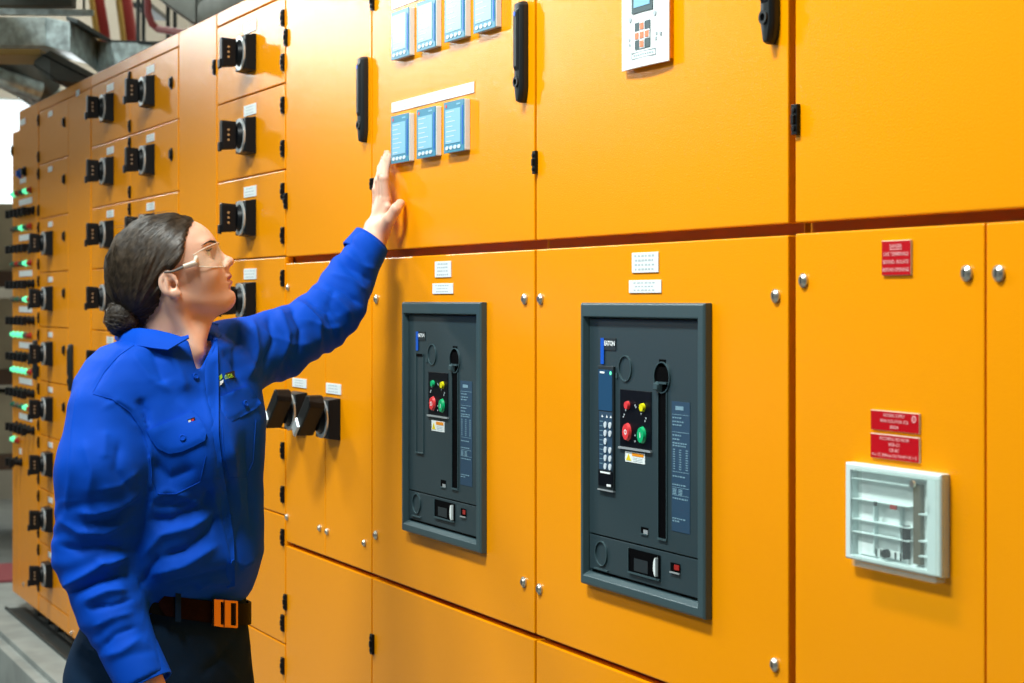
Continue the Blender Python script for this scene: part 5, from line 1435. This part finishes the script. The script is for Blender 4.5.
# folds: (polyline in the photograph, half width px, height m, region)  region 0 all, 1 near sleeve, 2 torso, 3 far sleeve
FOLDS = [
 # near sleeve
 ([(80, 385), (74, 430), (70, 480), (66, 520)], 5, 0.005, 1), ([(147, 436), (150, 480), (147, 520)], 6, 0.006, 2),
 ([(140, 470), (120, 486), (98, 490)], 5, 0.004, 1), ([(143, 488), (122, 506), (95, 514), (78, 512)], 6, 0.008, 1),
 ([(138, 500), (112, 520), (84, 524)], 4, -0.006, 1), ([(60, 520), (80, 532), (104, 534), (128, 522)], 6, 0.007, 1),
 ([(56, 545), (80, 550), (110, 546), (130, 552)], 5, -0.007, 1), ([(58, 590), (80, 578), (104, 563), (128, 556)], 6, 0.010, 1),
 ([(72, 592), (96, 582), (122, 574)], 4, -0.008, 1), ([(84, 602), (106, 592), (128, 590)], 5, 0.008, 1), ([(86, 608), (112, 606), (134, 598)], 4, -0.007, 1),
 ([(92, 628), (112, 618), (134, 612)], 5, 0.006, 1), ([(102, 648), (116, 634), (138, 626)], 4, -0.005, 1), ([(106, 656), (122, 652), (142, 636)], 5, 0.005, 1),
 ([(96, 560), (108, 566), (126, 555)], 5, 0.008, 1), ([(100, 410), (118, 400), (134, 410), (144, 436)], 4, 0.003, 1),
 ([(84, 440), (92, 470), (88, 500)], 8, 0.005, 1), ([(120, 440), (116, 470), (128, 488)], 6, -0.005, 1), ([(106, 430), (104, 460)], 7, 0.004, 1),
 # shoulder seam
 ([(128, 343), (104, 372), (92, 392)], 2.5, -0.003, 0), ([(92, 392), (118, 404), (138, 424), (147, 446)], 2.5, -0.0035, 0),
 # torso
 ([(139, 398), (146, 412), (147, 430)], 5, -0.009, 2), ([(152, 345), (160, 372), (164, 384)], 7, -0.006, 2), ([(131, 352), (150, 378), (172, 392)], 6, 0.005, 2),
 ([(168, 352), (180, 372), (186, 392)], 8, 0.006, 2),
 ([(150, 460), (170, 478), (196, 468)], 9, -0.008, 2), ([(152, 500), (166, 490), (188, 498), (206, 508)], 6, 0.005, 2), ([(148, 520), (172, 520), (204, 505), (216, 484)], 8, -0.011, 2),
 ([(152, 505), (176, 506), (200, 496)], 5, -0.006, 2), ([(140, 560), (160, 535), (190, 528), (214, 512)], 8, 0.010, 2),
 ([(160, 558), (186, 550), (210, 528), (220, 510)], 6, -0.010, 2), ([(150, 575), (184, 566), (218, 545)], 6, 0.008, 2), ([(165, 584), (200, 576), (232, 568)], 4, -0.005, 2),
 ([(195, 590), (210, 582), (236, 584)], 4, 0.005, 2), ([(141, 588), (150, 570), (160, 555)], 4, -0.006, 2), ([(178, 590), (190, 586), (200, 588)], 3, -0.003, 2),
 ([(218, 432), (222, 462), (230, 484), (226, 506)], 5, -0.010, 2), ([(230, 440), (236, 480), (240, 520)], 6, 0.006, 2), ([(246, 430), (250, 480), (252, 530)], 6, -0.006, 2),
 ([(222, 350), (236, 366), (246, 388)], 7, -0.006, 2), ([(212, 470), (216, 505), (226, 545), (234, 578)], 4, 0.004, 2), ([(242, 520), (236, 548), (240, 572)], 5, -0.005, 2),
 ([(202, 380), (206, 404), (213, 430)], 5, 0.004, 2), ([(232, 560), (244, 566), (256, 560)], 5, 0.005, 2), ([(175, 400), (196, 420), (206, 446)], 8, 0.004, 2),
 # far sleeve
 ([(252, 318), (256, 350), (248, 380)], 6, 0.009, 3), ([(268, 312), (274, 340), (262, 372)], 5, -0.008, 3), ([(278, 306), (288, 334), (280, 366)], 5, 0.008, 3),
 ([(290, 304), (302, 328), (298, 356)], 5, -0.008, 3), ([(298, 302), (316, 322), (318, 348)], 5, 0.009, 3), ([(306, 298), (328, 312), (336, 334)], 4, -0.008, 3),
 ([(312, 290), (336, 300), (352, 318)], 5, 0.008, 3), ([(322, 280), (344, 290), (364, 306)], 4, -0.007, 3), ([(326, 272), (350, 280), (368, 292)], 4, 0.006, 3),
 ([(338, 262), (358, 272), (372, 282)], 4, -0.005, 3), ([(342, 252), (364, 266), (376, 270)], 4, 0.005, 3), ([(240, 322), (236, 350), (240, 378)], 6, -0.007, 3),
 ([(262, 330), (290, 345), (314, 344)], 5, 0.005, 3), ([(300, 318), (324, 330), (344, 326)], 4, 0.005, 3), ([(334, 288), (330, 304), (340, 316)], 5, -0.005, 3)]
def seg_dist(px, py, poly):
    """distance to a polyline, and how far along 0..1"""
    best = np.full(px.shape, 1e9); along = np.zeros(px.shape); n = len(poly)-1
    for i in range(n):
        ax, ay = poly[i]; bx, by = poly[i+1]; ex, ey = bx-ax, by-ay
        t = np.clip(((px-ax)*ex + (py-ay)*ey)/(ex*ex+ey*ey), 0, 1); d_ = np.hypot(px-ax-t*ex, py-ay-t*ey)
        m_ = d_ < best; best = np.where(m_, d_, best); along = np.where(m_, (i+t)/n, along)
    return best, along
def apply_folds(V, N, px, py, facing, armn, folds, far_from=3.40):
    disp = np.zeros(len(V))
    for poly, wd, amp, reg in folds:
        d_, al = seg_dist(px, py, poly)
        g = np.exp(-np.sqrt((d_/wd)**2 + 0.02)*1.5)*1.25*np.clip(np.minimum(al, 1-al)*5+0.15, 0, 1)
        if reg == 1: g = g*armn
        elif reg == 2: g = g*(~armn)
        disp += 1.0*amp*g
    return disp*facing
disp = apply_folds(V, N, px, py, facing, arm_near, FOLDS)
# broad cloth unevenness everywhere, and cross creases on the sleeves
disp += 0.0015*vnoise(V*np.array([1, 1, 0.6]), 13, 21) + 0.0008*vnoise(V, 40, 22)
slv_m = (arm_near | (px > 262)).astype(float)
ax_far = (px-262)*0.82 - (py-350)*0.57
disp += np.where(px > 262, 0.0014*np.sin(ax_far*0.36 + 3.2*vnoise(V, 14, 5))*np.clip((px-262)/20, 0, 1)*np.clip((372-px)/10, 0, 1), 0)
disp += np.where(arm_near & (py > 500), 0.0010*np.sin(py*0.30 + px*0.12 + 3.0*vnoise(V, 15, 6))*np.clip((662-py)/8, 0, 1), 0)
V2 = V + N*disp[:, None]
V2 = relax(V2, Q, 1, 0.25)
shirt = np_mesh('shirt', V2, Q, 'shirt_blue', person, PB)
bvh_shirt = BVHTree.FromPolygons([tuple(v) for v in V2.tolist()], [tuple(q) for q in Q.tolist()])
N2 = normals(V2, Q)

def cast(bvh, px, py):
    d = ray(px, py); L = d.length; hit = bvh.ray_cast(CAM, d/L, 20)
    return hit[0], hit[1]
def patch(name, poly, thick, lift, m, parent, bvh=None, step=2.2, zsm=6, bulge=0.0):
    """a piece of cloth or badge lying on the surface behind the outline poly (photograph pixels)"""
    bvh = bvh or bvh_shirt
    bm = bmesh.new()
    vs = []
    n = len(poly)
    pts = []
    for i in range(n):
        ax, ay = poly[i]; bx, by = poly[(i+1) % n]; L = math.hypot(bx-ax, by-ay); k = max(1, int(L/step))
        pts += [(ax+(bx-ax)*j/k, ay+(by-ay)*j/k) for j in range(k)]
    xs = [p_[0] for p_ in pts]; ys = [p_[1] for p_ in pts]
    from mathutils.geometry import delaunay_2d_cdt
    ins = []
    y_ = min(ys)+step*0.5
    while y_ < max(ys):
        x_ = min(xs)+step*0.5
        while x_ < max(xs):
            if poly_dist(np.array([x_]), np.array([y_]), poly)[0] > step*0.6: ins.append((x_, y_))
            x_ += step
        y_ += step
    P2 = [Vector(p_) for p_ in pts+ins]
    res = delaunay_2d_cdt(P2, [], [list(range(len(pts)))], 1, 1e-5)
    v2, fc = res[0], res[2]
    pos = []; last = None
    for q in v2:
        h_, n_ = cast(bvh, q.x, q.y)
        pos.append(h_)
    good = [(q, h_) for q, h_ in zip(v2, pos) if h_ is not None]
    if not good: return None
    for i, h_ in enumerate(pos):
        if h_ is None:
            q = v2[i]; b_ = min(good, key=lambda g_: (g_[0]-q).length)[1]
            Z_ = (b_-CAM).dot(FW); pos[i] = W(q.x, q.y, Z_)
    # smooth the depth a little so the piece spans small creases
    Z = np.array([(p_-CAM).dot(FW) for p_ in pos]); nb = [[] for _ in v2]
    for f in fc:
        for i in range(len(f)): a_, b_ = f[i], f[(i+1) % len(f)]; nb[a_].append(b_); nb[b_].append(a_)
    for _ in range(zsm):
        Zn = Z.copy()
        for i, l in enumerate(nb):
            if l: Zn[i] = 0.4*Z[i] + 0.6*np.mean([Z[j] for j in l])
        Z = Zn
    mdist = poly_dist(np.array([q.x for q in v2]), np.array([q.y for q in v2]), poly)
    front = []; back = []
    for i, q in enumerate(v2):
        e_ = bulge*min(1.0, max(0.0, mdist[i])/5.0)
        front.append(W(q.x, q.y, Z[i]-lift-thick-e_)); back.append(W(q.x, q.y, Z[i]-lift+0.004))
    nn_ = len(v2); fs = [tuple(f) for f in fc] + [tuple(i+nn_ for i in reversed(f)) for f in fc]
    cnt = {}
    for f in fc:
        for i in range(len(f)): e = (f[i], f[(i+1) % len(f)]); cnt[e] = 1
    for (a_, b_) in list(cnt):
        if (b_, a_) not in cnt: fs.append((a_, a_+nn_, b_+nn_, b_))
    mb = MB().add(front+back, fs)
    return mb.build(name, m, parent, origin=PB, smooth=True)
def seam(name, poly, r, m, parent, lift=0.0006, bvh=None, step=2.0):
    pts = []
    for i in range(len(poly)-1):
        ax, ay = poly[i]; bx, by = poly[i+1]; k = max(1, int(math.hypot(bx-ax, by-ay)/step))
        for j in range(k + (i == len(poly)-2)):
            h_, n_ = cast(bvh or bvh_shirt, ax+(bx-ax)*j/k, ay+(by-ay)*j/k)
            if h_ is not None: pts.append(h_ - (h_-CAM).normalized()*lift)
    pts2 = [pts[0]]
    for p_ in pts[1:]:
        if (p_-pts2[-1]).length < 0.03: pts2.append(p_)
    if len(pts2) > 2: return MB().tube(pts2, r, 6).build(name, m, parent, origin=PB, smooth=True)
# collar: near leaf, far leaf and the stand round the neck
def collar_leaf(name, inner, outer, m, thick=0.0024):
    n = len(inner); k = 5; fr = []; 
    for i in range(n):
        for j in range(k+1):
            t = j/k; p_ = inner[i].lerp(outer[i], t) + (UP*0.6 - FW*0.4)*0.004*math.sin(math.pi*t)
            fr.append(p_)
    bk = [p_ + (FW*0.5 - UP*0.7).normalized()*thick for p_ in fr]
    fs = []; N_ = len(fr)
    for i in range(n-1):
        for j in range(k):
            a_ = i*(k+1)+j; fs += [(a_, a_+1, a_+k+2, a_+k+1), (a_+N_, a_+k+1+N_, a_+k+2+N_, a_+1+N_)]
    for i in range(n-1):
        for j in (0, k): a_ = i*(k+1)+j; fs.append((a_, a_+k+1, a_+k+1+N_, a_+N_))
    for i in (0, n-1):
        for j in range(k): a_ = i*(k+1)+j; fs.append((a_, a_+1, a_+1+N_, a_+N_))
    return MB().add(fr+bk, fs).build(name, m, shirt, origin=PB, smooth=True)
inn = [(116, 331, 3.25), (127, 329, 3.205), (140, 328, 3.175), (155, 329.5, 3.165), (170, 333, 3.16), (181, 336.5, 3.155), (188.5, 335, 3.155)]
out = [(114.5, 338, 3.26), (120, 343.5, 3.175), (138, 345.5, 3.145), (156, 348.2, 3.135), (168, 349.5, 3.130), (180, 342.5, 3.138), (189, 337.5, 3.145)]
def dense(L, m_=4):
    o = []
    for i in range(len(L)-1):
        for j in range(m_): t = j/m_; o.append(W(*[L[i][k]+(L[i+1][k]-L[i][k])*t for k in range(3)]))
    o.append(W(*L[-1])); return o
collar_leaf('collar', dense(inn), dense(out), 'shirt_blue_flap')
inn = [(207, 323, 3.30), (209, 330, 3.27), (212, 336, 3.245), (214.5, 341, 3.225)]
out = [(226, 327, 3.33), (222, 333, 3.29), (219.5, 337, 3.25), (218.0, 340, 3.225)]
collar_leaf('collar', dense(inn), dense(out), 'shirt_blue_flap')
inn = [(117, 331, 3.25), (126, 327, 3.285), (148, 325, 3.315), (172, 324, 3.325), (192, 323, 3.315), (207, 323, 3.298)]
out = [(115, 338, 3.26), (123, 334, 3.300), (147, 333, 3.335), (174, 332, 3.350), (200, 329, 3.345), (226, 327, 3.325)]
collar_leaf('collar', dense(inn), dense(out), 'shirt_blue_flap')
# near and far pocket flaps, placket, buttons, labels
nf = [(146.5, 430.5), (160, 425), (178, 417.5), (193.5, 410.5), (197, 416), (203, 424), (206.5, 433), (205, 440.5), (194, 446.5), (181, 452), (169, 454), (158, 449), (151, 440)]
patch('pocket_flap', nf, 0.0022, 0.0016, 'shirt_blue_flap', shirt, bulge=0.0015)
ff = [(218.8, 397), (232, 392), (249, 385.5), (254, 391), (261.2, 403), (257, 408), (243, 416), (231, 421.8), (224.5, 421), (220.5, 415)]
patch('pocket_flap', ff, 0.0022, 0.0016, 'shirt_blue_flap', shirt, bulge=0.0015)
seam('pocket_seam', [(150, 452), (152, 478), (158, 494), (176, 494), (200, 482), (206, 456)], 0.0007, 'shirt_blue_flap', shirt)
seam('pocket_seam', [(222, 424), (224, 452), (230, 478), (246, 478), (253, 462), (256, 420)], 0.0007, 'shirt_blue_flap', shirt)
pk = [(203, 367), (211, 348), (217.6, 338.5), (218.6, 380), (218.8, 435), (223, 470), (229, 505), (234, 540), (235, 586), (227, 588), (225.5, 560), (221, 520), (216, 478), (212, 440), (207, 412), (202.5, 388)]
patch('placket', pk, 0.0018, 0.0006, 'shirt_blue_flap', shirt)
seam('seam', [(134, 345), (118, 356), (104, 372), (93, 392)], 0.0008, 'shirt_blue_flap', shirt)
seam('seam', [(93, 394), (112, 399), (130, 412), (142, 430), (147, 446)], 0.0008, 'shirt_blue_flap', shirt)
def button(px, py, r=0.0055, bvh=None, lift=0.003):
    h_, n_ = cast(bvh or bvh_shirt, px, py)
    if h_ is None: return
    if n_.dot(FW) > 0: n_ = -n_
    h_ = h_ + n_*lift; a_ = n_.cross(UP).normalized(); b_ = n_.cross(a_)
    vs = []
    for rr_, z_ in ((r, 0.0), (r, 0.0016), (r*0.75, 0.0021), (r*0.62, 0.0012)):
        vs += [h_ + (a_*math.cos(2*math.pi*k/16) + b_*math.sin(2*math.pi*k/16))*rr_ + n_*z_ for k in range(16)]
    fs = [tuple(range(48, 64)), tuple(reversed(range(16)))]
    for l in range(3): fs += [(l*16+k, l*16+(k+1) % 16, (l+1)*16+(k+1) % 16, (l+1)*16+k) for k in range(16)]
    MB().add(vs, fs).build('button', 'shirt_blue_flap', shirt, origin=PB, smooth=True)
for b_ in ((195.2, 376.5), (183.4, 438), (243.5, 404.5), (228.5, 516), (232, 562), (216, 335.5), (185.6, 338.0)): button(*b_, lift=0.0055 if b_[1] in (438, 404.5) else 0.002)
patch('logo_patch', [(222.6, 374.0), (234.6, 370.4), (235.2, 377.6), (223.2, 381.2)], 0.0010, 0.0022, 'patch_black', shirt, step=3)
patch('logo_leaf', [(218.9, 376.4), (221.8, 373.8), (222.4, 377.8), (219.6, 380.6)], 0.0010, 0.0024, 'patch_lime', shirt, step=2)
patch('logo_tag', [(219.6, 381.6), (223.6, 379.4), (223.0, 382.6), (219.8, 386.0)], 0.0010, 0.0024, 'white_ink', shirt, step=2)
# letters on the patch: real thin strokes
def stroke_text(strokes, x0, y0, w, h, dxs, m, par):
    mb = MB()
    for pl_ in strokes:
        pts = []
        for (u, v_) in pl_:
            q = (x0 + u*w, y0 + v_*h + u*w*dxs); h_, n_ = cast(bvh_shirt, *q)
            if h_ is not None: pts.append(h_ - (h_-CAM).normalized()*0.0046)
        if len(pts) > 1: mb.tube(pts, 0.00062, 5)
    if mb.v: mb.build('logo_lettering', m, par, origin=PB)
Gs = [[(0.26, 0.15), (0.05, 0.05), (0.0, 0.5), (0.05, 0.95), (0.26, 0.9), (0.26, 0.5), (0.16, 0.5)], [(0.62, 0.1), (0.40, 0.05), (0.38, 0.45), (0.60, 0.55), (0.60, 0.95), (0.38, 0.92)], [(0.98, 0.05), (0.74, 0.05), (0.74, 0.95), (0.98, 0.95)], [(0.74, 0.5), (0.92, 0.5)]]
stroke_text(Gs, 225.0, 375.3, 8.2, 4.0, -0.29, 'patch_lime', shirt)
patch('brand_tag', [(187.0, 419.8), (194.6, 417.0), (195.2, 420.6), (187.8, 423.6)], 0.0010, 0.0046, 'patch_black', shirt, step=3)
patch('brand_tag_print', [(188.2, 420.6), (190.6, 419.8), (191.0, 421.6), (188.6, 422.5)], 0.0010, 0.0052, 'white_ink', shirt, step=3)
patch('brand_tag_print', [(191.4, 419.5), (193.8, 418.6), (194.1, 420.4), (191.8, 421.3)], 0.0010, 0.0052, 'red_button', shirt, step=3)
# cuffs
def cuff(c, d, r0, r1, L, squash=1.0, name='cuff'):
    d = d.normalized(); a_ = d.cross(UP).normalized(); b_ = d.cross(a_); n = 40; vs = []
    prof = [(-L, r0), (-L+0.002, r0+0.0022), (0.0, r1+0.0022), (0.001, r1+0.001), (0.0, r1-0.0012), (-0.03, r1-0.002)]
    for (t, r_) in prof:
        for k in range(n):
            an = 2*math.pi*k/n; wv = 1 + 0.025*math.sin(3*an+1.3)
            vs.append(c + d*t + (a_*math.cos(an) + b_*math.sin(an)*squash)*r_*wv)
    fs = []
    for l in range(len(prof)-1): fs += [(l*n+k, l*n+(k+1) % n, (l+1)*n+(k+1) % n, (l+1)*n+k) for k in range(n)]
    MB().add(vs, fs).build(name, 'shirt_blue_flap', shirt, origin=PB, smooth=True)
cuff(CL0 + CLd*0.004, CLd, 0.0395, 0.0370, 0.042)
cuff(CR0 + CRd*0.004, CRd, 0.0455, 0.0430, 0.062)

# ---------------- jeans, belt, shoes
jl = [lv(588, 168, 0.146, 0.108, 46), lv(612, 167, 0.147, 0.111, 46), lv(640, 163, 0.160, 0.122, 47), lv(672, 160, 0.172, 0.130, 48), lv(705, 160, 0.174, 0.128, 48), lv(740, 162, 0.168, 0.118, 48)]
HPc = W(162, 715, ZB); t_ = math.radians(48)
sdir = RT*math.cos(t_) + FW*math.sin(t_); ndir = RT*math.sin(t_) - FW*math.cos(t_)
Rh = HPc - sdir*0.085; Lh = HPc + sdir*0.085
def gp(p_, z): return Vector((p_.x, p_.y, z))
Rk = gp(Rh - sdir*0.005 + ndir*0.02, 0.47); Lk = gp(Lh + sdir*0.01 + ndir*0.03, 0.47)
Ra = gp(Rh - sdir*0.01 - ndir*0.02, 0.10); La = gp(Lh + sdir*0.02 + ndir*0.0, 0.10)
lo, hi = bounds([Rh, Lh, gp(Rh, 0.05), gp(Lh, 0.92), Rk, Lk, Ra, La], 0.13)
hi[2] = W(0, 592, ZB).z + 0.012
fd = Field(lo, hi, 0.0065)
fd.d = fd.loft(jl, 2.2)
for h_, k_, a_ in ((Rh, Rk, Ra), (Lh, Lk, La)):
    fd.add(fd.cone(h_, k_, 0.092, 0.062), 0.03); fd.add(fd.cone(k_, a_, 0.062, 0.050), 0.02)
# seat
fd.add(fd.ell(W(126, 678, 3.24), (RT, FW, UP), (0.076, 0.075, 0.080)), 0.05)
V, Q = fd.nets(); V = relax(V, Q, 2, 0.5); N = normals(V, Q); px, py, zz = to_px(V)
JF = [([(80, 640), (92, 652), (108, 656)], 3, 0.004, 0), ([(76, 652), (90, 664), (110, 668)], 3, -0.004, 0), ([(205, 645), (225, 665), (240, 683)], 5, 0.004, 0), ([(236, 640), (222, 656), (200, 676)], 5, -0.005, 0), ([(150, 640), (154, 660), (160, 690)], 3, 0.002, 0)]
view = V - np.array(CAM); view /= np.linalg.norm(view, axis=1, keepdims=True); fc_ = np.clip(-(N*view).sum(1)*2.2, 0, 1)
V = V + N*(apply_folds(V, N, px, py, fc_, np.ones(len(V), bool), JF) + 0.003*vnoise(V, 14, 31) + 0.0012*vnoise(V, 40, 32))[:, None]
jeans = np_mesh('jeans', V, Q, 'denim', person, PB)
bvh_jeans = BVHTree.FromPolygons([tuple(v) for v in V.tolist()], [tuple(q) for q in Q.tolist()])
seam('pocket_seam', [(148, 622), (152, 640), (156, 655)], 0.0009, 'stitch', jeans, bvh=bvh_jeans)
# belt follows the waist ellipse, a little lower at the front
def waist(ang, z_off=0.0, out=0.0):
    """ang 0 = her front, positive towards her left"""
    s_, c_ = math.sin(ang), math.cos(ang); a, b = 0.150+out, 0.114+out
    f = (abs(s_)**2.2 + abs(c_)**2.2)**(-1/2.2)
    cxy = W(167.5, 604, ZB); t = math.radians(46)
    sd2 = RT*math.cos(t) + FW*math.sin(t); nd2 = RT*math.sin(t) - FW*math.cos(t)
    p_ = cxy + sd2*(a*s_*f) + nd2*(b*c_*f)
    return Vector((p_.x, p_.y, W(0, 604.5, ZB).z + z_off - 0.036*s_ - 0.012*c_ + 0.0135))
def belt_piece(name, a0, a1, w, th, out, m, par, n=60, zc=0.0, taper=None, closed=False):
    vs = []; fs = []
    for i in range(n+1):
        an = a0 + (a1-a0)*i/n; hw = w/2
        if taper: hw *= min(1.0, 0.15 + taper*min(i, 1e9)/n*8) if taper > 0 else min(1.0, 0.15 - taper*(n-i)/n*8)
        vs += [waist(an, zc-hw, out), waist(an, zc-hw, out+th), waist(an, zc+hw, out+th), waist(an, zc+hw, out)]
    for i in range(n):
        for k in range(4): l = (k+1) % 4; fs.append((i*4+k, i*4+l, (i+1)*4+l, (i+1)*4+k))
    if not closed: fs += [(0, 1, 2, 3), tuple(n*4+k for k in (3, 2, 1, 0))]
    return MB().add(vs, fs).build(name, m, par, origin=PB, smooth=True)
belt = belt_piece('belt', 0, 2*math.pi, 0.038, 0.0045, 0.001, 'belt_leather', person, 120, closed=True)
belt_piece('belt_end', -0.60, 0.10, 0.036, 0.004, 0.0065, 'belt_brown', belt, 40, taper=1.0)['label'] = 'dark brown pointed belt end'
belt_piece('loop', -0.42, -0.36, 0.048, 0.003, 0.0110, 'denim', belt, 4)
belt_piece('loop', -1.25, -1.19, 0.048, 0.003, 0.0060, 'denim', belt, 4)
for a0 in (0.02, 0.16): belt_piece('buckle_bar', a0, a0+0.085, 0.046, 0.006, 0.0115, 'buckle_copper', belt, 4)['label'] = 'copper coloured buckle bar'
for zc in (-0.0215, 0.0215): belt_piece('buckle_frame', 0.10, 0.36, 0.004, 0.004, 0.0115, 'buckle_copper', belt, 10, zc=zc)
belt_piece('buckle_frame', 0.34, 0.37, 0.046, 0.004, 0.0115, 'buckle_copper', belt, 3)
for a_ in (Ra, La):
    lo, hi = bounds([gp(a_, 0.0), gp(a_, 0.14), gp(a_ + ndir*0.19, 0), gp(a_ - ndir*0.07, 0)], 0.07); fd = Field(lo, hi, 0.006)
    fd.d = fd.cone(gp(a_, 0.13), gp(a_, 0.06), 0.056, 0.050)
    fd.add(fd.cone(gp(a_ - ndir*0.03, 0.040), gp(a_ + ndir*0.15, 0.036), 0.042, 0.040), 0.04)
    fd.keep(-(fd.Z - 0.0), 0.006)
    V, Q = fd.nets(); np_mesh('shoe', V, Q, 'shoe_black', person, PB)
